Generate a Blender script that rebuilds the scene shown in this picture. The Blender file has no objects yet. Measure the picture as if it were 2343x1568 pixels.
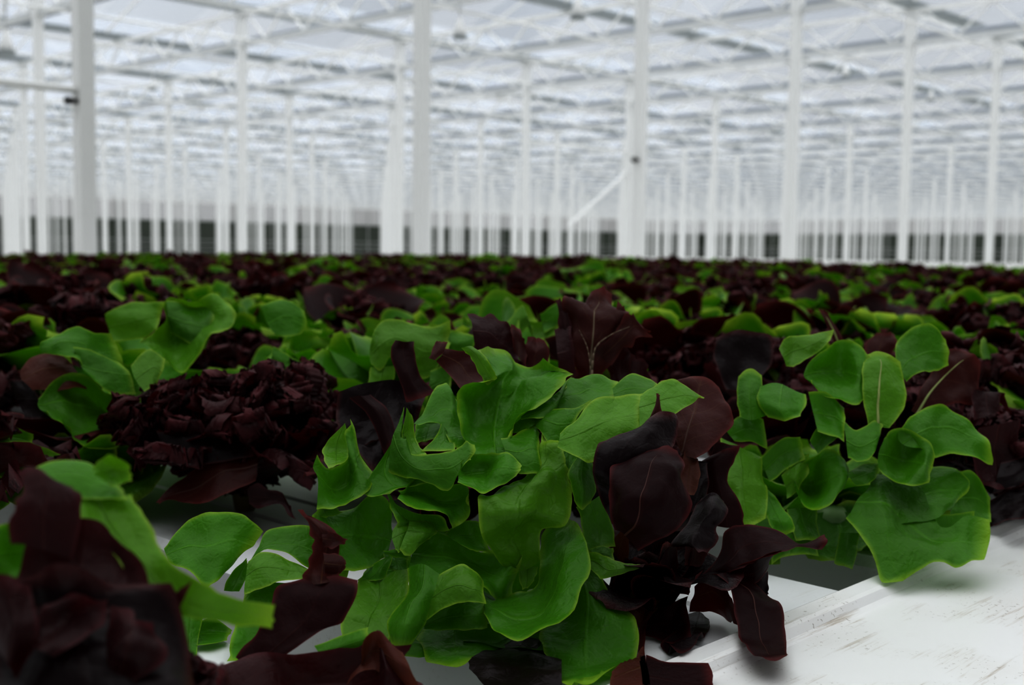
import bpy, math, random
import numpy as np
from mathutils import Vector, Matrix, noise

random.seed(7)
R = math.radians
COL = bpy.context.scene.collection

# ------------------------------------------------------------------ helpers
def link(name, me, mat=None, parent=None):
    o = bpy.data.objects.new(name, me)
    COL.objects.link(o)
    if mat is not None and me is not None:
        me.materials.clear(); me.materials.append(mat)
    if parent is not None:
        o.parent = parent
    return o

def tag(o, label=None, cat=None, group=None, kind=None):
    if label: o['label'] = label
    if cat: o['category'] = cat
    if group: o['group'] = group
    if kind: o['kind'] = kind
    return o

def empty(name, loc, label=None, cat=None, group=None, kind=None):
    o = bpy.data.objects.new(name, None)
    o.empty_display_size = 0.05
    o.location = loc
    COL.objects.link(o)
    return tag(o, label, cat, group, kind)

class MB:
    """collects boxes, bars and lathes into one mesh"""
    def __init__(self): self.v = []; self.f = []
    def add(self, vs, fs):
        b = len(self.v); self.v += [tuple(p) for p in vs]; self.f += [tuple(b+i for i in q) for q in fs]
    def box(self, x0, x1, y0, y1, z0, z1):
        self.add([(x0,y0,z0),(x1,y0,z0),(x1,y1,z0),(x0,y1,z0),(x0,y0,z1),(x1,y0,z1),(x1,y1,z1),(x0,y1,z1)],
                 [(0,3,2,1),(4,5,6,7),(0,1,5,4),(1,2,6,5),(2,3,7,6),(3,0,4,7)])
    def bar(self, a, b, w, h=None, n=4):
        a, b = Vector(a), Vector(b); h = h or w
        t = (b-a).normalized()
        up = Vector((0,0,1)) if abs(t.z) < .95 else Vector((0,1,0))
        s = t.cross(up).normalized(); u = s.cross(t)
        vs = []
        for p in (a, b):
            for k in range(n):
                ang = 2*math.pi*(k+.5)/n
                c = (math.sqrt(2) if n == 4 else 1.0)/2
                vs.append(p + s*(math.cos(ang)*w*c) + u*(math.sin(ang)*h*c))
        fs = [(k, (k+1) % n, n+(k+1) % n, n+k) for k in range(n)]
        fs += [tuple(range(n))[::-1], tuple(range(n, 2*n))]
        self.add(vs, fs)
    def lathe(self, prof, n=16, cx=0, cy=0):
        b = len(self.v)
        for r, z in prof:
            for k in range(n):
                a = 2*math.pi*k/n
                self.v.append((cx+r*math.cos(a), cy+r*math.sin(a), z))
        for j in range(len(prof)-1):
            for k in range(n):
                self.f.append((b+j*n+k, b+j*n+(k+1) % n, b+(j+1)*n+(k+1) % n, b+(j+1)*n+k))
    def prism(self, prof, y0, y1):
        """closed x-z profile extruded along y"""
        n = len(prof); b = len(self.v)
        for y in (y0, y1):
            for x, z in prof: self.v.append((x, y, z))
        for k in range(n):
            self.f.append((b+k, b+(k+1) % n, b+n+(k+1) % n, b+n+k))
        self.f.append(tuple(b+k for k in range(n))[::-1]); self.f.append(tuple(b+n+k for k in range(n)))
    def mesh(self, name, smooth=False):
        me = bpy.data.meshes.new(name); me.from_pydata(self.v, [], self.f); me.update()
        if smooth:
            me.polygons.foreach_set('use_smooth', [True]*len(me.polygons))
        return me
    def build(self, name, mat, parent=None, smooth=False):
        return link(name, self.mesh(name, smooth), mat, parent)

# ------------------------------------------------------------------ camera
W0, H0, FPX = 2343.0, 1568.0, 2698.0
ZT = 0.95                      # top of the growing gutters
CAM = Vector((0, 0, ZT+0.215))
yaw = math.atan2(0.694, 0.720)
Fh = Vector((math.cos(yaw), math.sin(yaw), 0)); Rh = Vector((math.sin(yaw), -math.cos(yaw), 0)); Zv = Vector((0,0,1))
PITCH, ROLL = R(4.64), R(0.66)
fw = Fh*math.cos(PITCH) - Zv*math.sin(PITCH)
up0 = Fh*math.sin(PITCH) + Zv*math.cos(PITCH)
rt = Rh*math.cos(ROLL) + up0*math.sin(ROLL)
up = up0*math.cos(ROLL) - Rh*math.sin(ROLL)
cd = bpy.data.cameras.new('camera')
cam = bpy.data.objects.new('camera', cd); COL.objects.link(cam)
M = Matrix(((rt.x, up.x, -fw.x, CAM.x), (rt.y, up.y, -fw.y, CAM.y), (rt.z, up.z, -fw.z, CAM.z), (0,0,0,1)))
cam.matrix_world = M
cd.sensor_fit = 'HORIZONTAL'; cd.sensor_width = 36.0; cd.lens = 36.0*FPX/W0
cd.clip_start = 0.02; cd.clip_end = 500
cd.dof.use_dof = True; cd.dof.focus_distance = 0.645; cd.dof.aperture_fstop = (36.0*FPX/W0)/4.2
cd.dof.aperture_blades = 7
bpy.context.scene.camera = cam

def ray(px, py):
    return fw + rt*((px-W0/2)/FPX) - up*((py-H0/2)/FPX)

def at(px, py, d):
    return CAM + ray(px, py)*d

def proj(p):
    q = Vector(p)-CAM; d = q.dot(fw)
    return (W0/2 + FPX*q.dot(rt)/d, H0/2 - FPX*q.dot(up)/d, d)

# ------------------------------------------------------------------ materials
def mat(name):
    m = bpy.data.materials.new(name); m.use_nodes = True
    nt = m.node_tree; nt.nodes.clear()
    return m, nt, nt.nodes, nt.links

def N(nodes, t, **kw):
    n = nodes.new(t)
    for k, v in kw.items():
        if k in n.inputs: n.inputs[k].default_value = v
        else: setattr(n, k, v)
    return n

def plain(name, col, rough=.5, var=.06, scale=3.0, metal=0.0):
    m, nt, ns, lk = mat(name)
    out = N(ns, 'ShaderNodeOutputMaterial'); b = N(ns, 'ShaderNodeBsdfPrincipled')
    b.inputs['Roughness'].default_value = rough; b.inputs['Metallic'].default_value = metal
    tc = N(ns, 'ShaderNodeTexCoord'); no = N(ns, 'ShaderNodeTexNoise'); no.inputs['Scale'].default_value = scale
    no.inputs['Detail'].default_value = 3
    lk.new(tc.outputs['Object'], no.inputs['Vector'])
    mx = N(ns, 'ShaderNodeMix', data_type='RGBA')
    mx.inputs[6].default_value = tuple(c*(1-var) for c in col)+(1,); mx.inputs[7].default_value = tuple(min(1, c*(1+var)) for c in col)+(1,)
    lk.new(no.outputs['Fac'], mx.inputs[0]); lk.new(mx.outputs[2], b.inputs['Base Color'])
    lk.new(b.outputs[0], out.inputs[0])
    return m

def math_(ns, lk, op, a, b=None, c=None):
    n = N(ns, 'ShaderNodeMath', operation=op)
    for i, x in enumerate((a, b, c)):
        if x is None: continue
        if isinstance(x, (int, float)): n.inputs[i].default_value = x
        else: lk.new(x, n.inputs[i])
    return n.outputs[0]

def mixc(ns, lk, fac, a, b):
    n = N(ns, 'ShaderNodeMix', data_type='RGBA')
    for i, x in ((0, fac), (6, a), (7, b)):
        if isinstance(x, (int, float)): n.inputs[i].default_value = x
        elif isinstance(x, tuple): n.inputs[i].default_value = x+(1,) if len(x) == 3 else x
        else: lk.new(x, n.inputs[i])
    return n.outputs[2]

def leaf_mat(name, deep, mid, edge, vein, back, trans=.3, rough=.42, spec=.35, veinmix=.5, bump=.35, tcol=None, edgepow=.965):
    """lf attribute: r = closeness to the margin, g = across (0 left .. 1 right), b = along 0..1"""
    m, nt, ns, lk = mat(name)
    out = N(ns, 'ShaderNodeOutputMaterial')
    at_ = N(ns, 'ShaderNodeAttribute', attribute_name='lf')
    sp = N(ns, 'ShaderNodeSeparateColor'); lk.new(at_.outputs['Color'], sp.inputs[0])
    e, t, s = sp.outputs[0], sp.outputs[1], sp.outputs[2]
    tc = N(ns, 'ShaderNodeTexCoord')
    n1 = N(ns, 'ShaderNodeTexNoise'); n1.inputs['Scale'].default_value = 22; n1.inputs['Detail'].default_value = 4
    lk.new(tc.outputs['Object'], n1.inputs['Vector'])
    n2 = N(ns, 'ShaderNodeTexNoise'); n2.inputs['Scale'].default_value = 95; n2.inputs['Detail'].default_value = 3
    lk.new(tc.outputs['Object'], n2.inputs['Vector'])
    oi = N(ns, 'ShaderNodeObjectInfo')
    # veins
    tt = math_(ns, lk, 'ABSOLUTE', math_(ns, lk, 'MULTIPLY_ADD', t, 2.0, -1.0))
    wob = math_(ns, lk, 'MULTIPLY_ADD', n1.outputs['Fac'], .12, -.06)
    ph = math_(ns, lk, 'ADD', math_(ns, lk, 'SUBTRACT', s, math_(ns, lk, 'MULTIPLY', tt, .34)), wob)
    fr = math_(ns, lk, 'FRACT', math_(ns, lk, 'MULTIPLY', ph, 5.5))
    tri = math_(ns, lk, 'ABSOLUTE', math_(ns, lk, 'SUBTRACT', fr, .5))       # 0 at the vein
    side = math_(ns, lk, 'LESS_THAN', tri, .035)
    side = math_(ns, lk, 'MULTIPLY', side, math_(ns, lk, 'SUBTRACT', .75, math_(ns, lk, 'MULTIPLY', tt, .6)))
    rib = N(ns, 'ShaderNodeMapRange'); lk.new(tt, rib.inputs[0])
    rib.inputs[1].default_value = .015; rib.inputs[2].default_value = .06; rib.inputs[3].default_value = 1; rib.inputs[4].default_value = 0
    ribf = math_(ns, lk, 'MULTIPLY', rib.outputs[0], math_(ns, lk, 'SUBTRACT', 1.05, math_(ns, lk, 'MULTIPLY', s, .8)))
    vv = math_(ns, lk, 'MAXIMUM', ribf, math_(ns, lk, 'MULTIPLY', side, .55))
    vv = math_(ns, lk, 'MULTIPLY', vv, veinmix)
    # reticulate fine veins
    vo = N(ns, 'ShaderNodeTexVoronoi', feature='DISTANCE_TO_EDGE'); vo.inputs['Scale'].default_value = 130
    lk.new(tc.outputs['Object'], vo.inputs['Vector'])
    ret = N(ns, 'ShaderNodeMapRange'); lk.new(vo.outputs['Distance'], ret.inputs[0])
    ret.inputs[1].default_value = 0; ret.inputs[2].default_value = .09; ret.inputs[3].default_value = 1; ret.inputs[4].default_value = 0
    nr = N(ns, 'ShaderNodeMapRange'); lk.new(n1.outputs['Fac'], nr.inputs[0]); nr.inputs[1].default_value = .35; nr.inputs[2].default_value = .65
    c = mixc(ns, lk, math_(ns, lk, 'MULTIPLY', math_(ns, lk, 'MULTIPLY_ADD', math_(ns, lk, 'POWER', e, 2.5), .75, .25), math_(ns, lk, 'MULTIPLY_ADD', nr.outputs[0], .6, .5)), deep, mid)  # margin naturally paler; middle also darkened in colour for shading contrast
    ob = math_(ns, lk, 'MULTIPLY_ADD', oi.outputs['Random'], .5, .75)
    hs = N(ns, 'ShaderNodeHueSaturation'); lk.new(ob, hs.inputs['Value']); lk.new(c, hs.inputs['Color'])
    c = hs.outputs[0]
    c = mixc(ns, lk, math_(ns, lk, 'MULTIPLY', ret.outputs[0], .07*veinmix), c, vein)
    c = mixc(ns, lk, vv, c, vein)
    ed = N(ns, 'ShaderNodeMapRange'); lk.new(e, ed.inputs[0]); ed.inputs[1].default_value = edgepow-.10; ed.inputs[2].default_value = .985
    ed.inputs[3].default_value = 0; ed.inputs[4].default_value = .95
    c = mixc(ns, lk, math_(ns, lk, 'POWER', ed.outputs[0], 1.6), c, edge)
    geo = N(ns, 'ShaderNodeNewGeometry')
    c = mixc(ns, lk, math_(ns, lk, 'MULTIPLY', geo.outputs['Backfacing'], .55), c, back)
    bm = N(ns, 'ShaderNodeBump'); bm.inputs['Strength'].default_value = bump; bm.inputs['Distance'].default_value = .0016
    hgt = math_(ns, lk, 'SUBTRACT', math_(ns, lk, 'MULTIPLY_ADD', n2.outputs['Fac'], 1.3, math_(ns, lk, 'MULTIPLY', n1.outputs['Fac'], 1.2)),
                math_(ns, lk, 'ADD', math_(ns, lk, 'MULTIPLY', vv, .35), math_(ns, lk, 'MULTIPLY', ret.outputs[0], .05)))
    lk.new(hgt, bm.inputs['Height'])
    b = N(ns, 'ShaderNodeBsdfPrincipled'); b.inputs['Roughness'].default_value = rough
    b.inputs['Specular IOR Level'].default_value = spec
    lk.new(c, b.inputs['Base Color']); lk.new(bm.outputs[0], b.inputs['Normal'])
    tr = N(ns, 'ShaderNodeBsdfTranslucent')
    if tcol: tr.inputs[0].default_value = tcol+(1,)
    else: lk.new(c, tr.inputs[0])
    mx = N(ns, 'ShaderNodeMixShader'); mx.inputs[0].default_value = trans
    lk.new(b.outputs[0], mx.inputs[1]); lk.new(tr.outputs[0], mx.inputs[2])
    lk.new(mx.outputs[0], out.inputs[0])
    return m

GREEN = leaf_mat('lettuce_green', (.0165,.132,.0014), (.086,.335,.0035), (.56,.72,.06), (.15,.42,.03), (.11,.29,.015), trans=.27, rough=.36, spec=.34, veinmix=.8, bump=.85, tcol=(.12,.42,.003))
GREEN2 = leaf_mat('lettuce_green_pale', (.070,.250,.0055), (.15,.370,.012), (.60,.74,.08), (.10,.27,.02), (.16,.36,.025), trans=.30, rough=.36, spec=.42, veinmix=.85, bump=.95, tcol=(.19,.45,.006))
RED = leaf_mat('lettuce_red', (.0062,.0013,.0021), (.0130,.0022,.0034), (.20,.035,.034), (.075,.018,.012), (.034,.007,.009), trans=.10, rough=.42, spec=.12, veinmix=.5, bump=.42, tcol=(.14,.010,.006))
REDBR = leaf_mat('lettuce_red_bright', (.028,.0042,.0062), (.062,.0080,.0115), (.24,.045,.04), (.22,.13,.05), (.08,.02,.015), trans=.18, rough=.40, spec=.22, veinmix=.8, bump=.45, tcol=(.22,.014,.008))
BLACKRED = leaf_mat('lettuce_red_black', (.0042,.0018,.0028), (.0075,.0026,.0040), (.15,.028,.028), (.03,.010,.010), (.018,.006,.008), trans=.03, rough=.34, spec=.24, veinmix=.35, bump=.6)
FRILL = leaf_mat('lettuce_frilly_red', (.0085,.0018,.0030), (.032,.0040,.0070), (.13,.026,.032), (.14,.05,.04), (.045,.008,.010), trans=.13, rough=.38, spec=.24, veinmix=.6, bump=.7, tcol=(.20,.012,.010))
BROWN = leaf_mat('lettuce_brown', (.070,.018,.014), (.15,.036,.030), (.20,.07,.04), (.18,.09,.03), (.10,.028,.014), trans=.2, rough=.42, spec=.2, veinmix=.7, bump=.8, tcol=(.20,.045,.01))
MATS = dict(g=GREEN, p=GREEN2, r=RED, R=REDBR, k=BLACKRED, f=FRILL, b=BROWN)
CORE = plain('lettuce_core', (.30,.42,.22), .45, .15, 60)
RIB_G = plain('midrib_pale', (.36,.42,.16), .45, .2, 80)
RIB_P = plain('midrib_pinkish', (.22,.17,.11), .45, .3, 80)
RIB_R = plain('midrib_olive', (.12,.085,.025), .45, .3, 80)
RIB_D = plain('midrib_dark_red', (.085,.022,.014), .45, .3, 80)
# ------------------------------------------------------------------ leaves
def catmull(P, n):
    """P: (k, ...) control points -> n samples through them"""
    P = np.asarray(P, float); k = len(P)
    ext = np.concatenate([[2*P[0]-P[1]], P, [2*P[-1]-P[-2]]])
    u = np.linspace(0, k-1, n); i = np.minimum(u.astype(int), k-2); f = (u-i)
    f = f.reshape((-1,)+(1,)*(P.ndim-1))
    p0, p1, p2, p3 = ext[i], ext[i+1], ext[i+2], ext[i+3]
    return .5*((2*p1)+(-p0+p2)*f+(2*p0-5*p1+4*p2-p3)*f*f+(-p0+3*p1-3*p2+p3)*f**3)

def grid_mesh(name, G, S, T, weld_first=False):
    """G (ns,nt,3) -> mesh with the lf attribute"""
    ns, nt = G.shape[:2]
    idx = np.arange(ns*nt).reshape(ns, nt)
    a, b, c, d = idx[:-1,:-1].ravel(), idx[:-1,1:].ravel(), idx[1:,1:].ravel(), idx[1:,:-1].ravel()
    F = np.stack([a,b,c,d], 1)
    e = np.maximum(np.abs(2*T-1), S)        # 1 on the side and tip margins
    A = np.stack([e, T, S, np.ones_like(S)], -1).reshape(-1, 4)
    return G.reshape(-1,3), F, A

def mesh_from(name, V, F, A, smooth=True):
    me = bpy.data.meshes.new(name)
    me.vertices.add(len(V)); me.vertices.foreach_set('co', np.asarray(V, np.float32).ravel())
    F = np.asarray(F, np.int32)
    me.loops.add(F.size); me.loops.foreach_set('vertex_index', F.ravel())
    me.polygons.add(len(F)); me.polygons.foreach_set('loop_start', np.arange(0, F.size, F.shape[1], dtype=np.int32))
    me.polygons.foreach_set('loop_total', np.full(len(F), F.shape[1], np.int32))
    me.polygons.foreach_set('use_smooth', np.ones(len(F), bool))
    me.update(calc_edges=True)
    at_ = me.attributes.new('lf', 'FLOAT_COLOR', 'POINT')
    at_.data.foreach_set('color', np.asarray(A, np.float32).ravel())
    me.validate()
    return me

def ground(x, y):
    return ZT+(.0095 if y < .362 else .0025)

def clampray(px, py, d):
    r = ray(px, py); p = CAM+r*d
    if p.z < ground(p.x, p.y):
        d = (ground(p.x, p.y)-CAM.z)/r.z; p = CAM+r*d
    return p

LEAFSEED = [0]; RELIEF = 1.6
def trace(parent, d0, rows, m='g', ruf=1.0, bump=1.0, tooth=1.0, rib=None, name='leaf', label=None, bulge=None, edges=(1,1,1)):
    """a leaf built from a control grid: rows from base to tip, each a list of (px, py, cm behind d0)"""
    LEAFSEED[0] += 1
    rnd = random.Random(LEAFSEED[0])
    P = []
    for r in rows:
        r = [(q+(0,))[:3] if len(q) < 3 else q for q in r]
        if len(r) == 2:
            (ax, ay, ad), (bx, by, bd) = r
            w = math.hypot(bx-ax, by-ay)/41.0
            bu = (rnd.choice((-.16, .13)) if bulge is None else bulge)*w
            r = [r[0], ((ax+bx)/2, (ay+by)/2, (ad+bd)/2+bu), r[1]]
        P.append([clampray(px, py, d0+dd*.01*RELIEF)[:] for px, py, dd in r])
    # equalise the column counts
    nc = max(len(r) for r in P)
    P = [catmull(r, nc) if len(r) != nc else np.array(r) for r in P]
    P = np.array(P)
    ns = 7*(len(P)-1)+1; nt = 7*(nc-1)+1
    ns = max(ns, 15); nt = max(nt, 13)
    G = catmull(P, ns)
    G = np.swapaxes(catmull(np.swapaxes(G, 0, 1), nt), 0, 1)
    S, T = np.meshgrid(np.linspace(0,1,ns), np.linspace(0,1,nt), indexing='ij')
    du = np.gradient(G, axis=0); dv = np.gradient(G, axis=1)
    Nn = np.cross(du, dv); ln = np.linalg.norm(Nn, axis=2, keepdims=True); Nn = Nn/np.maximum(ln, 1e-9)
    # make the front side face the camera / up
    toc = np.array(CAM)-G
    if (np.sum(Nn*toc) + 1.2*np.sum(Nn[...,2])*.4) < 0:
        G = G[:, ::-1]; Nn = -Nn[:, ::-1]; edges = (edges[1],edges[0],edges[2])
    size = min(np.linalg.norm(G[0,0]-G[-1,0]), np.linalg.norm(G[ns//2,0]-G[ns//2,-1]))
    e = np.maximum(np.abs(2*T-1), S)
    off = Vector((rnd.uniform(-9,9), rnd.uniform(-9,9), rnd.uniform(-9,9)))
    D = np.zeros((ns, nt))
    for i in range(ns):
        for j in range(nt):
            v = Vector(G[i,j])
            D[i,j] = (noise.noise(v*75+off)*.0009 + noise.noise(v*150+off)*.00045)*bump + noise.noise(v*48+off)*.0042*ruf*e[i,j]**3 + (noise.noise(v*26-off)*.0068+noise.noise(v*60-off)*.0036+noise.noise(v*120-off)*.0010)*min(1,.5+bump*.5)
    G = G + Nn*(D*min(1, size/.04))[...,None]
    if tooth:
        # small irregular teeth pull the margins in the plane of the leaf
        def teeth(n):
            k = max(4, int(n/(2.0 if tooth <= 1 else 2.6)))
            q = np.array([rnd.random()**2 for _ in range(k)])
            return np.clip(catmull(q, n),0,1.2)[:,None]
        for j, k in ((0, 1), (nt-1, nt-2)):
            dirv = G[:,j]-G[:,k]; l = np.linalg.norm(dirv, axis=1, keepdims=True)
            G[:,j] += dirv/np.maximum(l,1e-9)*teeth(ns)*.0011*tooth
        dirv = G[-1]-G[-2]; l = np.linalg.norm(dirv, axis=1, keepdims=True)
        G[-1] += dirv/np.maximum(l,1e-9)*teeth(nt)*.0011*tooth
    G[...,2] = np.maximum(G[...,2], ZT+np.where(G[...,1]<.36,.0075,.0012))
    V, F, A = grid_mesh(name, G, S, T)
    if edges != (1,1,1):
        q = np.maximum(np.where(T<.5, (1-2*T)*edges[0], (2*T-1)*edges[1]), S*edges[2]); A[:,0] = q.ravel()
    base = np.array(parent.location)
    o = link(name, mesh_from(name, V-base, F, A), MATS[m], parent)
    if label: o['label'] = label
    if rib:
        j = nt//2
        col, rmax = rib
        pts = (G[:int(ns*.86), j] - base)
        nn = Nn[:int(ns*.86), j]
        mb = MB()
        k = len(pts); n = 6
        for i in range(k):
            r = rmax*(1-i/k*.85)
            t = pts[min(i+1,k-1)]-pts[max(i-1,0)]; t /= max(np.linalg.norm(t),1e-9)
            u = nn[i]; w = np.cross(t,u)
            for q in range(n):
                a = 2*math.pi*q/n
                mb.v.append(tuple(pts[i]+u*(math.cos(a)*r*.8)+w*math.sin(a)*r))
        for i in range(k-1):
            for q in range(n):
                mb.f.append((i*n+q, i*n+(q+1)%n, (i+1)*n+(q+1)%n, (i+1)*n+q))
        mr = mb.build('midrib', col, o, True)
        mr['label'] = 'pale raised midrib'
    return o

def sm(x): x = np.clip(x,0,1); return x*x*(3-2*x)

def leaf_param(L, Wd, th0, th1, az, ns, nt, ruf, frq, cup, rnd, frill=0.0, fine=1.0, lobe=.12, twist=0.0, saw=0.0):
    """a leaf rooted at the origin that rises at th0 from the vertical and bends to th1"""
    s = np.linspace(0,1,ns); t = np.linspace(-1,1,nt)
    if frill: t = np.sign(t)*np.abs(t)**.65
    th = th0+(th1-th0)*s**1.4
    ds = L/(ns-1)
    r = np.concatenate([[0],np.cumsum(np.sin(th[:-1])*ds)]); z = np.concatenate([[0],np.cumsum(np.cos(th[:-1])*ds)])
    prof = (.16+.84*sm(s/.55))*np.sqrt(np.clip(1-np.clip((s-.55)/.45,0,1)**2.6,0,1))
    prof[-1] = max(prof[-1], .12)
    ph = rnd.uniform(0,6.28); p2 = rnd.uniform(0,6.28)
    pl = prof*(1+lobe*np.sin(frq*.8*6.28*s+ph)*sm(s/.4)); pr = prof*(1+lobe*np.sin(frq*.8*6.28*s+p2)*sm(s/.4))
    if saw:
        pl = pl*(1+saw*np.array([rnd.uniform(-1,1) for _ in s])*sm(s/.35)); pr = pr*(1+saw*np.array([rnd.uniform(-1,1) for _ in s])*sm(s/.35))
    S, T = np.meshgrid(s,t,indexing='ij')
    w = np.where(T<0, pl[:,None], pr[:,None])*Wd
    at2 = np.abs(T)
    q1, q2 = rnd.uniform(0,6.28), rnd.uniform(0,6.28)
    wave = np.sin(frq*6.28*S + np.where(T<0,q1,q2) + .6*T)*sm(S/.35)
    hn = cup*w*T**2 + ruf*wave*at2**2.0
    lat = w*T*(1-.12*T**2*min(1,abs(cup)*1.5))
    rad = np.zeros_like(S)
    if frill:
        # fine crisping that grows towards the margin and runs along it
        k = sm((at2-.35)/.65)*sm(S/.22)
        tipk = sm((S-.66)/.34)
        kk = np.maximum(k, tipk)**1.4
        u = np.where(at2 > .3, S*L*2.0, 0) + tipk*T*Wd*1.6      # metres along the margin
        w1, w2 = 6.28/(.026*fine), 6.28/(.0125*fine)
        hn = hn + frill*kk*(np.sin(w1*u+q2+np.sign(T))+.55*np.sin(w2*u+q1))
        lat = lat + frill*.55*kk*np.sign(T)*(np.cos(w1*.8*u+q1)+.7*np.cos(w2*.9*u+q2))
        rad = frill*.6*kk*(np.sin(w1*1.2*u+q2*2)+.6*np.sin(w2*1.1*u+q1+3*T))
    c, sn = np.cos(th)[:,None], np.sin(th)[:,None]
    # upper face looks towards the axis and up
    rr = r[:,None]+sn*rad-c*hn; zz = z[:,None]+c*rad+sn*hn
    ca, sa = math.cos(az), math.sin(az)
    tw = twist*S
    latx = lat*np.cos(tw); zz = zz+lat*np.sin(tw)
    X = rr*ca-latx*sa; Y = rr*sa+latx*ca
    G = np.stack([X,Y,zz],-1)
    G[0] = 0
    return G, S, (T+1)/2

def rosette(kind, seed, n=18, res=1.0, H=.15, fine=1.0):
    rnd = random.Random(seed)
    Vs, Fs, As, b = [], [], [], 0
    for i in range(n):
        f = i/(n-1)                       # 0 inner .. 1 outer
        az = i*2.39996+rnd.uniform(-.3,.3)
        if kind == 'g':
            L = H*(.62+.42*f+rnd.uniform(-.06,.1)); Wd = L*rnd.uniform(.36,.47)
            th0 = .08+.75*f+rnd.uniform(-.08,.08); th1 = th0+.35+.75*f+rnd.uniform(-.25,.25)
            G,S,T = leaf_param(L,Wd,th0,th1,az,max(8,int(17*res)),max(5,int(11*res)),L*.085,rnd.uniform(1.6,2.5),rnd.uniform(.25,.6)*(1-.5*f),rnd,lobe=.14,twist=rnd.uniform(-.4,.4))
        elif kind == 'r':
            L = H*(.62+.45*f+rnd.uniform(-.06,.1)); Wd = L*rnd.uniform(.30,.40)
            th0 = .06+.7*f+rnd.uniform(-.08,.08); th1 = th0+.3+.8*f+rnd.uniform(-.25,.3)
            G,S,T = leaf_param(L,Wd,th0,th1,az,max(8,int(17*res)),max(5,int(11*res)),L*.06,rnd.uniform(1.3,2.2),rnd.uniform(.1,.5)*(1-.7*f),rnd,lobe=.12,twist=rnd.uniform(-.4,.4))
        else:
            L = H*(.60+.34*f+rnd.uniform(-.08,.08)); Wd = L*rnd.uniform(.27,.38)
            th0 = .05+.75*f+rnd.uniform(-.08,.08); th1 = th0+.25+.6*f+rnd.uniform(-.2,.2)
            G,S,T = leaf_param(L,Wd,th0,th1,az,max(16,int(60*res)),max(9,int(25*res)),L*.07,rnd.uniform(1.6,2.4),rnd.uniform(.1,.4),rnd,frill=L*.060*fine**.5,fine=fine,lobe=.10,saw=.05)
        G[1:,:,2] += 0
        V,F,A = grid_mesh('x',G,S,T)
        Vs.append(V); Fs.append(F+b); As.append(A); b += len(V)
    V = np.concatenate(Vs); F = np.concatenate(Fs); A = np.concatenate(As)
    V[:,2] += .004
    V[:,2] = np.maximum(V[:,2], .003)
    # weld the leaf roots into one
    root = np.where(np.linalg.norm(V[:,:2],axis=1) < 1e-7)[0]
    remap = np.arange(len(V)); remap[root] = root[0]
    keep = np.ones(len(V),bool); keep[root[1:]] = False
    new = np.cumsum(keep)-1
    F = new[remap[F]]
    V, A = V[keep], A[keep]
    return V, F, A
# ------------------------------------------------------------------ greenhouse
X0, X1, Y0, Y1 = -3.6, 134.85, -3.6, 97.0
PX, PY = 4.88, 9.91           # first post of the nearest row
DX, DY = 3.92, 9.53
ZC = CAM.z+3.70               # underside of the trusses
ZG = CAM.z+4.42               # roof gutters
STEEL = plain('white_steel', (.91,.91,.90), .45, .03)
STEEL2 = plain('grey_steel', (.72,.73,.73), .5, .06)
GALV = plain('galvanised_steel', (.42,.45,.46), .5, .1)
DARK = plain('dark_clamp', (.09,.09,.09), .5, .1)
FLOOR_BOUNCE = plain('white_bounce_floor', (.62,.62,.60), .7, .06, 1.5)  # unseen floor made white to bounce light onto posts and beams

def glass_mat(name, tint, haze, hcol):
    m, nt, ns, lk = mat(name)
    out = N(ns,'ShaderNodeOutputMaterial'); tr = N(ns,'ShaderNodeBsdfTransparent'); di = N(ns,'ShaderNodeBsdfTranslucent'); df = N(ns,'ShaderNodeBsdfDiffuse')
    tr.inputs[0].default_value = tint+(1,); di.inputs[0].default_value = hcol+(1,); df.inputs[0].default_value = hcol+(1,)
    tc = N(ns,'ShaderNodeTexCoord'); sep = N(ns,'ShaderNodeSeparateXYZ'); lk.new(tc.outputs['Object'], sep.inputs[0])
    # each pane its own slight haze
    br = N(ns,'ShaderNodeTexWhiteNoise', noise_dimensions='2D')
    cx = math_(ns,lk,'FLOOR',math_(ns,lk,'DIVIDE',sep.outputs[0],2.0)); cy = math_(ns,lk,'FLOOR',math_(ns,lk,'DIVIDE',sep.outputs[1],2.4))
    cb = N(ns,'ShaderNodeCombineXYZ'); lk.new(cx,cb.inputs[0]); lk.new(cy,cb.inputs[1]); lk.new(cb.outputs[0],br.inputs['Vector'])
    m2 = N(ns,'ShaderNodeMixShader'); m2.inputs[0].default_value = .5; lk.new(df.outputs[0],m2.inputs[1]); lk.new(di.outputs[0],m2.inputs[2])
    mx = N(ns,'ShaderNodeMixShader'); lk.new(math_(ns,lk,'MULTIPLY_ADD',br.outputs['Value'],haze*.8,haze*.6),mx.inputs[0])
    lk.new(tr.outputs[0],mx.inputs[1]); lk.new(m2.outputs[0],mx.inputs[2]); lk.new(mx.outputs[0],out.inputs[0])
    return m
GLASS = glass_mat('roof_glass', (.92,.955,1.0), .30, (.80,.81,.84))
SCREEN = glass_mat('whitewashed_glass', (.95,.97,1.0), .75, (.56,.56,.56))

# floor
mb = MB(); mb.box(X0,X1,Y0,Y1,-.1,0); tag(mb.build('floor',FLOOR_BOUNCE),kind='structure')

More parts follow.
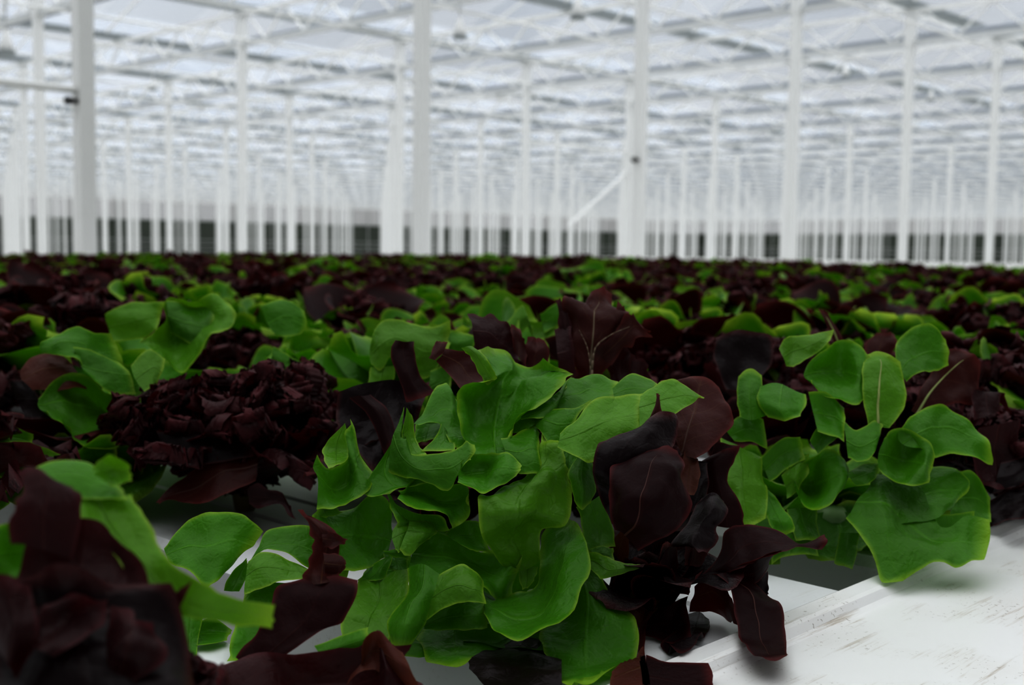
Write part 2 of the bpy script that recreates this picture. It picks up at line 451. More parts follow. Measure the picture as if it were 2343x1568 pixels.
# ridge-and-furrow glass roof
mb = MB(); bars = MB(); ridges = []
y = PY-DY*2; k = 0
while y < Y1-.1:
    y2 = y+DY/2; ym = (y+y2)/2
    for a,b,za,zb in ((y,ym,ZG+.05,ZG+.95),(ym,y2,ZG+.95,ZG+.05)):
        a_, b_ = max(a,Y0), min(b,Y1)
        if b_ <= a_: continue
        za_ = za+(zb-za)*(a_-a)/(b-a); zb_ = za+(zb-za)*(b_-a)/(b-a)
        mb.add([(X0,a_,za_),(X1,a_,za_),(X1,b_,zb_),(X0,b_,zb_)],[(0,1,2,3)])
        x = X0
        while x <= X1:
            bars.bar((x,a_,za_-.03),(x,b_,zb_-.03),.035,.05); x += 2.0
    if ym < Y1: ridges.append(ym)
    y = y2
tag(mb.build('ceiling',GLASS),kind='structure')
tag(bars.build('ceiling_glazing_bars',STEEL),kind='structure')

# outer walls: white-washed glass above a dark glazed strip
HB = 3.25
GLZ = plain('dark_wall_glass', (.080,.095,.075), .3, .5, .35)
RAIL = plain('wall_rail_white', (.55,.56,.55), .5, .05)
def wall(name, a, b, nx, ny):
    (xa,ya),(xb,yb) = a,b
    m_ = MB(); m_.add([(xa,ya,HB),(xb,yb,HB),(xb,yb,ZG+1.0),(xa,ya,ZG+1.0)],[(0,1,2,3)])
    w = m_.build(name,SCREEN); tag(w,kind='structure')
    m_ = MB(); m_.add([(xa,ya,0),(xb,yb,0),(xb,yb,HB),(xa,ya,HB)],[(0,1,2,3)])
    tag(m_.build('glazed_strip',GLZ,w),kind='structure',label='dark glazed strip')
    r = MB()
    for z in (.5,1.0,1.45,HB):
        r.bar((xa+nx*.06,ya+ny*.06,z),(xb+nx*.06,yb+ny*.06,z),.07,.07 if z<HB else .12)
    L = math.hypot(xb-xa,yb-ya); n = int(L/2)
    for i in range(n+1):
        f = i/n
        r.bar((xa+(xb-xa)*f+nx*.06,ya+(yb-ya)*f+ny*.06,0),(xa+(xb-xa)*f+nx*.06,ya+(yb-ya)*f+ny*.06,ZG+.9),.09)
    tag(r.build('wall_rails',RAIL,w),kind='structure')
wall('wall_back',(X0,Y1),(X1,Y1),0,-1)
wall('wall_right',(X1,Y1),(X1,Y0),-1,0)
LIGHT_BLOCK = plain('grey_light_block', (.60,.60,.60), .8, .1, .6)  # unseen opaque walls added behind the camera to cut light from there
for nm_, bx in (('light_block_wall_front',(X0,X1,Y0-.1,Y0,0,ZG+1)),('light_block_wall_left',(X0-.1,X0,Y0,Y1,0,ZG+1))):
    mb = MB(); mb.box(*bx); tag(mb.build(nm_,LIGHT_BLOCK),kind='structure')

# posts, each one an object
def post_mesh():
    m_ = MB(); h = ZG-.02; a = .07
    m_.box(-a,a,-a,a,0,h)
    return m_.mesh('post_shaft')
pm = post_mesh()
cm = MB(); cm.box(-.085,.085,-.085,.085,0,.5); cm = cm.mesh('post_head')
bm_ = MB(); bm_.box(-.13,.13,-.13,.13,0,.02); bm_ = bm_.mesh('base_plate')
for me, mm in ((pm,STEEL),(cm,STEEL),(bm_,STEEL2)): me.materials.append(mm)
ORD = ['first','second','third','fourth','fifth','sixth','seventh','eighth','ninth','tenth','eleventh','twelfth','thirteenth','fourteenth','fifteenth','sixteenth','seventeenth','eighteenth','nineteenth','twentieth']
ORD += [f'{n}'+({1:'st',2:'nd',3:'rd'}.get(n%10,'th')) for n in range(21,80)]
ROWN = ['nearest','second']
for j in range(0,10):
    if PY+DY*j > Y1-.2: continue
    cnt = 0
    for i in range(-5,33):
        x, yy = PX+DX*i, PY+DY*j
        if x < X0+.3 or x > X1-.3: continue
        px,py,d = proj((x,yy,ZT))
        if d < 1 or px < -120 or px > W0+60: continue
        near = j < 2 and 0 <= px <= W0
        if near:
            lab = f'white square steel roof post, {ORD[cnt]} from the left in the {ROWN[j]} row of posts'; cnt += 1
            e = empty('support_post',(x,yy,0),lab,'post','white roof posts')
        else:
            e = empty('support_post',(x,yy,0),'faint white steel roof post far back, beyond the two nearest rows of posts','post','far white roof posts')
        for nm, me, z in (('shaft',pm,0),('post_head',cm,ZC),('base_plate',bm_,0)):
            o = link(nm,me,None,e); o.location = (0,0,z)

# lattice trusses across the bays
def truss_mesh():
    L = (Y1-.3)-(PY-DY*1.35)
    bot, top, web = MB(), MB(), MB()
    bot.box(-.04,.04,0,L,-.05,.05); top.box(-.04,.04,0,L,.53,.61)
    n = int(L/1.2); st = L/n
    for k in range(n):
        web.bar((0,k*st,.03),(0,(k+.5)*st,.55),.035); web.bar((0,(k+.5)*st,.55),(0,(k+1)*st,.03),.035)
    a = 0
    return bot.mesh('bottom_chord'), top.mesh('top_chord'), web.mesh('lattice_web')
tb, tt_, tw_ = truss_mesh()
tb.materials.append(STEEL2); tt_.materials.append(STEEL); tw_.materials.append(STEEL)
ti = 0
for i in range(-2,33):
    x = PX+DX*i
    if x > X1-.4: continue
    lab = f'white lattice roof truss, {ORD[ti]} in order from the nearest, crossing the rows of posts'; ti += 1
    e = empty('roof_truss',(x,PY-DY*1.35,ZC+.05),lab,'truss','white lattice roof trusses')
    for nm, me in (('bottom_chord',tb),('top_chord',tt_),('lattice_web',tw_)): link(nm,me,None,e)

# gutters between the roof spans and ridge beams
gm = MB(); gm.prism([(-.11,.06),(-.06,-.05),(.06,-.05),(.11,.06),(.09,.06),(.045,-.035),(-.045,-.035),(-.09,.06)],0,1)
def along_x(mb_fn, name, lab, cat, group, y, z, mat_, x0=X0+.1, x1=X1-.1):
    m_ = MB(); mb_fn(m_, x0, x1)
    o = m_.build(name,mat_); o.location = (0,y,z); return tag(o,lab,cat,group)
def fgut(m_,a,b):
    pr = [(-.12,.06),(-.07,-.06),(.07,-.06),(.12,.06),(.10,.06),(.055,-.045),(-.055,-.045),(-.10,.06)]
    n = len(pr); bse = len(m_.v)
    for x in (a,b):
        for p,z in pr: m_.v.append((x,p,z))
    for k in range(n): m_.f.append((bse+k,bse+(k+1)%n,bse+n+(k+1)%n,bse+n+k))
gi = 0
yy = PY-DY/2
while yy < Y1-.3:
    along_x(fgut,'roof_gutter',f'grey metal roof gutter running along the house, {ORD[gi]} from the nearest','roof gutter','roof gutters',yy,ZG,GALV)
    gi += 1; yy += DY/2
ri = 0
for ym in ridges:
    if ym < PY-DY/2-.1 or ym > Y1-.3: continue
    along_x(lambda m_,a,b: m_.bar((a,0,0),(b,0,0),.06,.09),'ridge_beam',f'slim white ridge beam under the glass peak, {ORD[ri]} from the nearest','ridge beam','ridge beams',ym,ZG+.89,STEEL)
    ri += 1
# pipes and screen wires hung under the trusses
pi = 0
yy = PY-DY*.5+1.2
while yy < Y1-.5:
    along_x(lambda m_,a,b: m_.bar((a,0,0),(b,0,0),.05,.05,8),'overhead_pipe',f'thin white pipe slung below the trusses, {ORD[pi]} from the nearest','pipe','overhead pipes',yy,ZC-.06,STEEL)
    pi += 1; yy += 2.4
# folded shade screens beside the trusses
SCR = plain('folded_screen', (.52,.55,.60), .7, .08)
def fscr(m_, L):
    prof = [(-.10,0),(-.05,-.10),(0,-.03),(.05,-.10),(.10,0),(.06,.03),(-.06,.03)]
    m_.prism(prof,0,L)
si = 0
for i in range(-1,32):
    x = PX+DX*i+.42
    m_ = MB(); fscr(m_,Y1-.6-(PY-DY*.5))
    o = m_.build('hanging_shade_screen',SCR); o.location = (x,PY-DY*.5,ZC+.24)
    tag(o,f'grey folded shade screen bundled beside a roof truss, {ORD[si]} from the nearest','shade screen','folded shade screens'); si += 1

# rail to the left of the nearest post, with its dark clamp
z = CAM.z+1.31
o = MB(); o.bar((0,0,0),(5.2,0,0),.07,.07,8); o = o.build('post_rail',STEEL); o.location = (PX-5.28,PY,z)
tag(o,'white tubular rail joining the leftmost large post from the left edge','rail')
def clamp(x,y,z,lab):
    m_ = MB(); m_.lathe([(0,-.03),(.03,-.03),(.04,0),(.03,.03),(0,.03)],10); m_.box(-.02,.10,-.02,.02,-.02,.02)
    o = m_.build('pipe_clamp',DARK); o.location = (x,y,z); tag(o,lab,'clamp')
clamp(PX-.15,PY-.02,z-.10,'small dark clamp on the leftmost large post under the rail')
clamp(PX+2*DX-.15,PY-.02,CAM.z+1.18,'small dark clamp on the third post of the nearest row')
# rail and diagonal brace in the second row
xa, xb = PX+4*DX, PX+5*DX
yb = PY+DY
o = MB(); o.bar((0,0,0),(DX-.2,0,.0),.09,.09,8); o = o.build('post_rail',STEEL); o.location = (xa+.1,yb,CAM.z+2.5)
tag(o,'white horizontal rail between two second-row posts above the diagonal brace','rail')
px_, py_ = 0, 0
o = MB(); o.bar((0,0,0),(DX*.6-.07,0,1.46),.09,.09,8); o = o.build('diagonal_brace',STEEL); o.location = (xa+.4*DX,yb,CAM.z+.52)
tag(o,'white diagonal brace sloping up to a second-row post','brace')

# small white round fixtures hung under the roof
fm = MB(); fm.lathe([(.0,.0),(.075,.01),(.085,.05),(.06,.12),(.03,.22),(0,.26)],16); fm = fm.mesh('housing',True); fm.materials.append(STEEL)
fk = MB(); fk.lathe([(0,-.02),(.09,-.02),(.10,.015),(0,.02)],12); fk = fk.mesh('dark_mouth',True); fk.materials.append(GALV)
fr_ = MB(); fr_.bar((0,0,.26),(0,0,.62),.02); fr_ = fr_.mesh('hanger'); fr_.materials.append(STEEL2)
for n,(px,py,d) in enumerate([(1052,85,15.0),(1322,40,14.0),(15,120,13),(1935,175,24),(1520,165,26),(490,185,26),(2130,230,26),(350,205,27)]):
    p = at(px,py,d); yk = round((p.y-PY+DY*.5)/ (DY/2))*(DY/2)+PY-DY*.5
    lab = ['white round hanging fixture near the top of the picture right of the second large post','white round hanging fixture near the top just left of the third large post','white round hanging fixture at the far left edge','small white round fixture under the roof left of the fifth post','small white round fixture under the roof right of the third post','tiny white round fixture under the roof left of the slim post at left','tiny white round fixture under the roof between the fifth and sixth posts','tiny white round fixture under the roof right of the leftmost large post'][n]
    e = empty('hanging_fixture',p,lab,'fixture','hanging fixtures')
    for nm, me in (('housing',fm),('dark_mouth',fk),('hanger',fr_)): link(nm,me,None,e)

# ------------------------------------------------------------------ sky
w = bpy.data.worlds.new('overcast_sky'); bpy.context.scene.world = w; w.use_nodes = True
nt = w.node_tree; nt.nodes.clear(); ns, lk = nt.nodes, nt.links
out = N(ns,'ShaderNodeOutputWorld'); bg = N(ns,'ShaderNodeBackground')
tc = N(ns,'ShaderNodeTexCoord'); sp = N(ns,'ShaderNodeSeparateXYZ'); lk.new(tc.outputs['Generated'],sp.inputs[0])
no = N(ns,'ShaderNodeTexNoise'); no.inputs['Scale'].default_value = 3.0; no.inputs['Detail'].default_value = 4
lk.new(tc.outputs['Generated'],no.inputs['Vector'])
cr = N(ns,'ShaderNodeValToRGB'); lk.new(sp.outputs[2],cr.inputs[0])
cr.color_ramp.elements[0].position = 0.0; cr.color_ramp.elements[0].color = (.57,.57,.57,1)
cr.color_ramp.elements[1].position = 1.0; cr.color_ramp.elements[1].color = (2.5,2.46,2.38,1)
e_ = cr.color_ramp.elements.new(.22); e_.color = (.555,.585,.62,1)
e_ = cr.color_ramp.elements.new(.5); e_.color = (1.17,1.16,1.14,1)
mul = mixc(ns,lk,.35,cr.outputs[0],(0,0,0)); 
nm_ = N(ns,'ShaderNodeMapRange'); lk.new(no.outputs['Fac'],nm_.inputs[0]); nm_.inputs[1].default_value=.35; nm_.inputs[2].default_value=.65; nm_.inputs[3].default_value=.85; nm_.inputs[4].default_value=1.12
lk.new(cr.outputs[0],bg.inputs[0]); lk.new(nm_.outputs[0],bg.inputs[1])
lk.new(bg.outputs[0],out.inputs[0])
sc = bpy.context.scene
sc.view_settings.view_transform = 'Standard'; sc.view_settings.look = 'None'
sc.view_settings.exposure = 0.16; sc.view_settings.gamma = 0.66

sc.cycles.max_bounces = 7; sc.cycles.diffuse_bounces = 3; sc.cycles.glossy_bounces = 2; sc.cycles.transmission_bounces = 3
sc.cycles.adaptive_threshold = 0.02
# ------------------------------------------------------------------ bed: gutters, end rail, frame
def white_plastic(name, base, dirt=.5):
    m, nt, ns, lk = mat(name)
    out = N(ns,'ShaderNodeOutputMaterial'); b = N(ns,'ShaderNodeBsdfPrincipled'); b.inputs['Roughness'].default_value = .38
    tc = N(ns,'ShaderNodeTexCoord')
    mp = N(ns,'ShaderNodeMapping'); mp.inputs['Scale'].default_value = (14,260,260); lk.new(tc.outputs['Object'],mp.inputs[0])
    n1 = N(ns,'ShaderNodeTexNoise'); n1.inputs['Scale'].default_value = 1; n1.inputs['Detail'].default_value = 6; n1.inputs['Roughness'].default_value=.7
    lk.new(mp.outputs[0],n1.inputs['Vector'])
    n2 = N(ns,'ShaderNodeTexNoise'); n2.inputs['Scale'].default_value = 16; n2.inputs['Detail'].default_value = 4
    lk.new(tc.outputs['Object'],n2.inputs['Vector'])
    n3 = N(ns,'ShaderNodeTexNoise'); n3.inputs['Scale'].default_value = 420; n3.inputs['Detail'].default_value = 2
    lk.new(tc.outputs['Object'],n3.inputs['Vector'])
    st = N(ns,'ShaderNodeMapRange'); lk.new(n1.outputs['Fac'],st.inputs[0]); st.inputs[1].default_value=.55; st.inputs[2].default_value=.68
    pa = N(ns,'ShaderNodeMapRange'); lk.new(n2.outputs['Fac'],pa.inputs[0]); pa.inputs[1].default_value=.46; pa.inputs[2].default_value=.64
    spk = N(ns,'ShaderNodeMapRange'); lk.new(n3.outputs['Fac'],spk.inputs[0]); spk.inputs[1].default_value=.66; spk.inputs[2].default_value=.70
    f = math_(ns,lk,'MULTIPLY',math_(ns,lk,'MULTIPLY',st.outputs[0],pa.outputs[0]),dirt)
    f2 = math_(ns,lk,'MULTIPLY',math_(ns,lk,'MULTIPLY',spk.outputs[0],pa.outputs[0]),dirt*.6)
    c = mixc(ns,lk,f,base,(.55,.50,.44)); c = mixc(ns,lk,f2,c,(.30,.27,.24))
    c = mixc(ns,lk,math_(ns,lk,'MULTIPLY',pa.outputs[0],.10*dirt),c,(.60,.55,.46))
    lk.new(c,b.inputs['Base Color']); lk.new(b.outputs[0],out.inputs[0])
    return m
GUT = white_plastic('white_gutter_plastic',(.80,.81,.82),.35)
PANEL = white_plastic('white_end_rail_plastic',(.86,.86,.855),1.0)
YE = 0.352; GP = 0.33; GX0 = 0.553; GH = .075
gprof = [(-.125,-GH),(-.125,-.006),(-.119,0),(-.032,0),(-.030,-.0022),(-.026,-.0022),(-.024,0),(.024,0),(.026,-.0022),(.030,-.0022),(.032,0),(.119,0),(.125,-.006),(.125,-GH)]
m_ = MB(); m_.prism(gprof,0,8.0); gme = m_.mesh('growing_gutter'); gme.materials.append(GUT)
for k in range(-3,24):
    o = link('growing_gutter',gme); o.location = (GX0+GP*k,YE+.006,ZT)
    if k == 0: lab = 'long white plastic growing gutter under the big front green and red lettuces'
    elif k == 1: lab = 'long white plastic growing gutter whose grey side shows below the right green lettuce'
    elif k == -1: lab = 'long white plastic growing gutter showing under the blurred lettuces at lower left'
    else: lab = None
    if lab: tag(o,lab,'gutter','growing gutters')
    else: tag(o,'white plastic growing gutter hidden under rows of lettuce farther back','gutter','hidden growing gutters')
# end rail: flat dirty board with a raised lip, running across the gutter ends
prof = [(-.36,-.09),(-.36,-.004),(-.354,-.001),(.326,-.001),(.330,.0005),(.3335,.0046),(.3365,.0056),(.3485,.0056),(.3515,.0036),(.3515,-.09)]
m_ = MB(); b0 = 0
for x in (-.9,9.0):
    for p,z in prof: m_.v.append((x,p,z))
n = len(prof)
for k in range(n): m_.f.append((k,(k+1)%n,n+(k+1)%n,n+k))
m_.f.append(tuple(range(n))[::-1]); m_.f.append(tuple(range(n,2*n)))
o = m_.build('end_rail',PANEL); o.location = (0,0,ZT)
tag(o,'flat dirt-streaked white plastic board with a raised lip at lower right','board')
fr = empty('bench_frame',(4,4,0),'steel frame under the growing gutters','bench')
m_ = MB()
for y in (-3.55,-1.2,1.4,4.1): m_.box(-4.9,5.0,y-.04,y+.04,.795,.873)
m_.build('cross_beam',STEEL2,fr)
for y in (-3.55,-1.2,1.4,4.1):
    for x in (-4.6,-1.4,1.8,4.9):
        m_ = MB(); m_.box(x-.03,x+.03,y-.03,y+.03,0,.797); m_.build('leg',STEEL2,fr)

# ------------------------------------------------------------------ the field of lettuces
KN = {'g':('green_lettuce','green lettuce head',GREEN),'r':('red_oakleaf_lettuce','smooth dark red lettuce head',RED),'f':('frilly_red_lettuce','frilly dark red lettuce head',FRILL)}
LIB = {}
def variant(kind, v, q):
    key = (kind,v,q)
    if key not in LIB:
        n = {'g':16,'r':13,'f':26}[kind]
        res = (1.25,.8,.5)[q] if kind != 'f' else (1.25,.7,.4)[q]
        V,F,A = rosette(kind, 100*ord(kind)+v, n, res, .145)
        me = mesh_from(KN[kind][0]+'_leaves',V,F,A); me.materials.append(KN[kind][2])
        LIB[key] = (me,V,F,A)
    return LIB[key]
rg = random.Random(41); rg2 = random.Random(5)
HEADS = []     # (kind, x, y, rot, tilt axis, tilt, scale, variant, px, py, d)
def head(kind, x, y, rot, lean_az, lean, sc, v):
    px,py,d = proj((x,y,ZT+.08)) if (Vector((x,y,ZT))-CAM).dot(fw) > .05 else (0,0,-1)
    HEADS.append([kind,x,y,rot,lean_az,lean,sc,v,px,py,d,OUT])
SKIP_D = 1.16; OUT = False
for k in range(-3,24):
    for m in range(0,31):
        gx = GX0+GP*k; gy = YE+.14+.265*m + (.1 if k % 2 else 0)
        gx += rg.uniform(-.02,.02); gy += rg.uniform(-.02,.02)
        if gy > 8.2 or gx > 8.1: continue
        d = (Vector((gx,gy,ZT+.1))-CAM).dot(fw)
        a0 = rg.uniform(0,6.28)
        sz = rg.uniform(.84,1.06)
        pxq = proj((gx,gy,ZT+.1))[0] if d > .3 else 0
        if d < .45 or (d < SKIP_D and -330*.9/d < pxq < W0+330*.9/d):
            for _ in range(9): rg.random()
            continue
        px,py,_ = proj((gx,gy,ZT+.1))
        ext = 190*1.6/d+60
        for q,kd in enumerate('grf'):
            az = a0+q*2.094
            sc = sz*1.24*rg.uniform(.9,1.05)*{'g':(1.0 if d < 2.6 else .93),'r':.95,'f':1.02}[kd]*(.95 if d > 4 else 1)*rg2.choice((1,1,.9,1.08))
            off = .055
            rot = rg.uniform(0,6.28); v = rg.randrange(5)
            if px < -1900 or px > W0+1500 or (d < 2 and px > W0+ext and d < SKIP_D): continue
            OUT = px < -ext or px > W0+ext
            head(kd, gx+off*math.cos(az), gy+off*math.sin(az), rot, az, .22 if kd!='f' else .12, sc, v)
# ------------------------------------------------------------------ the lettuces near the camera, leaf by leaf
def hero(name, px, py, d, label):
    p = clampray(px, py, d); p.z = ZT+.001
    return empty(name, p, label, 'lettuce')
def filler(parent, kind, v, sc, rot, loc=(0,0,0), lean=0, laz=0, name='inner_foliage', m=None):
    V,F,A = rosette(kind, 900+v, {'g':13,'r':11,'f':30}[kind], 1.0 if kind != 'f' else 1.8, .145, .78 if kind == 'f' else 1.0)
    me = mesh_from(name,V,F,A)
    o = link(name,me,MATS[m or {'g':'g','r':'r','f':'f'}[kind]],parent)
    o.matrix_local = Matrix.Translation(loc) @ Matrix.Rotation(lean,4,Vector((-math.sin(laz),math.cos(laz),0))) @ Matrix.Rotation(rot,4,'Z') @ Matrix.Scale(sc,4)
    return o
def stem(parent, top, r=.011, m=CORE):
    mb = MB(); mb.lathe([(0,0),(r*.8,0),(r,top*.4),(r*1.15,top*.8),(r*.8,top),(0,top*1.03)],12)
    return mb.build('stem',m,parent,True)

# ---- big green head in the centre
P = hero('green_lettuce',1225,1435,.665,'large sharply focused bright green lettuce head front and centre with wavy leaves')
stem(P,.022,.006)
d=.65
trace(P,d,[[(1100,1345,.2),(1100,1360,-.5),(1103,1384,-1)],[(1150,1368,.2),(1140,1408,-2),(1130,1443,-3.2)],[(1205,1362,.4),(1195,1425,-2.2),(1185,1476,-3.9)],[(1232,1330,.6),(1262,1392,-1.8),(1285,1437,-3.4)],[(1237,1275,1),(1290,1302,-.8),(1336,1330,-2)],[(1252,1225,1.5),(1300,1235,.3),(1347,1262,-.9)],[(1272,1178,2),(1295,1183,1.4),(1320,1198,.6)]],'g',.4,rib=None)
trace(P,d,[[(966,1226,1),(945,1262,.3),(931,1300,-.5)],[(1000,1218,1),(985,1270,.4),(990,1330,-1.5)],[(1050,1237,1),(1040,1275,.6),(1035,1310,-1.5)],[(1100,1263,.8),(1090,1300,.8),(1100,1345,-1.2)],[(1150,1275,.5),(1145,1320,0),(1145,1372,-.3)],[(1194,1273,.3),(1180,1310,.5),(1168,1372,.5)]],'g',.3)
trace(P,d,[[(931,1299,-.5),(970,1290,-1.2),(1008,1312,-1.5)],[(932,1350,-1.2),(965,1345,-2),(998,1350,-2)],[(904,1395,-1.8),(940,1390,-2.6),(985,1398,-2.3)],[(888,1430,-2.3),(925,1435,-3.2),(966,1436,-2.6)],[(900,1472,-2.8),(919,1482,-3.3),(940,1472,-3)]],'g',.3)
trace(P,d,[[(1006,1314,-1.6),(990,1370,-2.1),(975,1424,-2.4)],[(1055,1296,-1.6),(1045,1340,-2.4),(1035,1382,-2.6)],[(1085,1312,-1.6),(1080,1350,-2.4),(1080,1378,-2.6)],[(1102,1335,-1.5),(1102,1360,-2.2),(1110,1385,-2.4)]],'p',.2)
trace(P,d,[[(970,1425,-1.8),(972,1437,-2)],[(1020,1385,-1.2),(1020,1440,-1.8)],[(1070,1378,-1.2),(1070,1441,-1.8)],[(1115,1380,-1.2),(1115,1438,-1.8)]],'g',.4)
trace(P,d,[[(820,1332,.5),(870,1322,.8),(930,1300,.5)],[(809,1365,-.3),(870,1370,0),(935,1355,-.5)],[(787,1411,-1.2),(845,1420,-1.2),(910,1410,-1.2)],[(782,1445,-1.8),(830,1460,-2),(890,1460,-1.8)],[(795,1480,-2.3),(835,1490,-2.5),(885,1485,-2.2)]],'p',.8,1.6)
trace(P,d,[[(880,1275,1.5),(895,1240,1.8),(903,1205,2.2)],[(845,1300,.5),(865,1230,1.9),(890,1150,2)],[(800,1305,-.3),(825,1225,1.4),(855,1128,2)],[(760,1300,-.8),(775,1225,0),(800,1160,1.5)],[(735,1270,-1),(740,1215,-.5),(760,1160,1)],[(725,1200,-.8),(720,1180,-.6),(735,1160,.5)]],'g',.4)
trace(P,d,[[(720,1176,.2),(735,1182,.1)],[(745,1153,.6),(760,1180,.4)],[(766,1160,.8),(782,1172,.7)]],'p',.2)
trace(P,d,[[(727,1041,1),(722,1085,.2),(722,1165,-.3)],[(750,1073,1.2),(760,1120,1.4),(765,1175,0)],[(785,1058,1.6),(795,1110,1.8),(800,1165,.5)],[(797,1028,2),(815,1080,1.4),(835,1130,1)],[(793,985,2.4),(812,1050,1.8),(850,1105,1.6)],[(788,966,2.7),(824,1036,2.5),(866,1088,2.2)]],'g',.3)
trace(P,d,[[(786,974,3.0),(790,968,2.8)],[(748,1012,3.4),(796,1010,2.9)],[(741,1040,3),(797,1040,2.6)],[(752,1072,1.8),(786,1062,1.9)]],'p',.2)
trace(P,d,[[(927,934,2.5),(905,1000,2),(888,1080,1.6)],[(926,960,2.2),(915,1030,1.6),(910,1088,1.4)],[(922,1000,1.8),(930,1055,1.2),(940,1094,1)],[(937,1043,1.4),(960,1075,.8),(975,1100,.8)],[(990,1040,1.2),(1000,1075,.8),(1010,1118,.6)],[(1035,1030,1.2),(1035,1070,.7),(1030,1120,.5)],[(1067,1007,1.2),(1070,1040,.8),(1045,1090,.4)],[(1086,1020,1.2),(1084,1040,.9),(1062,1062,.6)]],'g',.3)
trace(P,d,[[(850,1085,1.5),(898,1010,2.1),(912,975,2.5)],[(830,1120,1.2),(880,1075,1.7),(925,1010,2)],[(850,1140,1),(900,1110,1.3),(960,1080,1.2)],[(890,1130,1),(930,1110,1),(1000,1105,.8)]],'g',.2)
trace(P,d,[[(929,934,2.4),(932,938,2.5)],[(922,975,1.9),(941,962,2.6)],[(921,1000,1.7),(948,1005,2.4)],[(934,1040,1.4),(965,1030,1.9)],[(955,1046,1.3),(975,1041,1.5)]],'p',.1,bulge=.2)
trace(P,d,[[(941,967,3.5),(948,968,3.2),(956,968,3)],[(973,916,4.2),(985,945,3.6),(1000,963,3)],[(1001,877,5),(1012,930,4),(1016,972,3)],[(1030,872,5.2),(1035,940,3.8),(1025,1010,2.2)],[(1040,915,5),(1060,970,3.4),(1060,1030,1.8)],[(1058,922,4.8),(1090,980,3.2),(1100,1040,1.8)]],'g',.3)
trace(P,d,[[(1012,972,3),(1020,985,2.8)],[(1000,1000,2.6),(1035,1010,2.2)],[(965,1030,1.8),(1040,1032,1.4)]],'g',.1)
trace(P,d,[[(952,970,4.2),(1012,965,4.2)],[(948,1018,3.5),(1000,1005,3.3)]],'g',.1)
trace(P,d,[[(1085,1045,1.3),(1110,1048,1.2),(1135,1050,1.1),(1155,1040,1.4),(1165,1005,2)],[(1062,980,2),(1095,985,2.8),(1130,985,3),(1160,980,3),(1190,955,2.2)],[(1055,910,2.6),(1095,920,4.0),(1140,920,4.4),(1180,920,4.4),(1240,928,2.6)],[(1080,889,2.8),(1120,885,4.2),(1150,880,4.4),(1200,885,5.2),(1285,888,3.2)],[(1137,866,3.4),(1150,855,4.2),(1168,850,5.0),(1205,862,6.2),(1300,872,3.6)],[(1114,828,3.8),(1140,825,5.2),(1168,824,6.0),(1207,850,6.6),(1312,857,4)],[(1094,800,4.2),(1124,791,5.6),(1158,797,6.6),(1207,841,6.8),(1250,818,5.4)]],'g',.25,1.3)
trace(P,d,[[(1054,796,3.4),(1078,794,3.8)],[(1078,815,3.6),(1102,812,3.7)],[(1095,850,3.6),(1125,842,3.3)],[(1116,880,3.4),(1138,866,3.2)]],'p',.2)
trace(P,d,[[(1193,951,2.8),(1192,962,2.5)],[(1231,933,3.2),(1235,958,2.6)],[(1277,898,4),(1262,950,3)],[(1312,858,5.2),(1285,905,3.8)]],'g',.1)
trace(P,d,[[(1168,995,3),(1190,955,3.2),(1198,948,3.2)],[(1198,990,2.6),(1215,965,2.8),(1228,940,3.2)],[(1226,975,2.6),(1240,965,2.8),(1246,955,3)]],'g',.2)
trace(P,d,[[(1146,1007,1.8),(1155,1030,1.4),(1165,1065,1)],[(1180,994,2.2),(1185,1035,1.2),(1190,1085,.8)],[(1226,972,2.8),(1215,1025,1.4),(1222,1085,.8)],[(1238,985,2.8),(1232,1030,1.6),(1240,1085,.9)]],'g',.3)
trace(P,d,[[(1213,958,3.2),(1218,962,3.1),(1225,968,3)],[(1255,950,3),(1250,970,2.5),(1245,998,2)],[(1300,940,3.2),(1280,975,2.4),(1265,1022,1.8)],[(1352,916,3.8),(1310,970,2.8),(1290,1042,1.8)]],'g',.2)
trace(P,d,[[(1280,990,.5),(1277,1005,.2),(1274,1021,0)],[(1316,956,1),(1310,995,0),(1318,1046,-.6)],[(1350,925,1.6),(1345,980,.2),(1350,1060,-.5)],[(1392,907,2),(1390,960,.8),(1390,1040,0)],[(1440,901,2.4),(1435,950,1.2),(1430,1010,.6)],[(1470,900,2.6),(1470,945,1.5),(1470,990,1)]],'p',.3,.5)
trace(P,d,[[(1464,904,2.4),(1463,930,1.6),(1463,978,1)],[(1503,877,3),(1500,915,2),(1500,962,1)],[(1540,871,3.4),(1540,905,2.6),(1535,948,1.6)],[(1580,884,3.4),(1580,903,2.9),(1575,926,2.4)],[(1614,904,3.4),(1612,908,3.3),(1605,914,3.2)]],'p',.15,.5)
trace(P,d,[[(1401,886,4),(1405,915,3.2)],[(1440,860,4.6),(1440,915,3.2)],[(1485,866,4.6),(1475,910,3.2)],[(1503,878,4.4),(1490,905,3.4)]],'g',.2)
trace(P,d,[[(1290,885,5),(1262,960,3.5)],[(1336,857,6),(1315,945,3.5)],[(1365,852,6),(1360,922,3.5)],[(1415,870,5.5),(1405,915,3.5)]],'g',.2)
trace(P,d,[[(1240,965,4),(1245,1010,3)],[(1290,925,4.2),(1300,985,3)],[(1330,925,4.2),(1345,960,3.2)]],'g',.3)
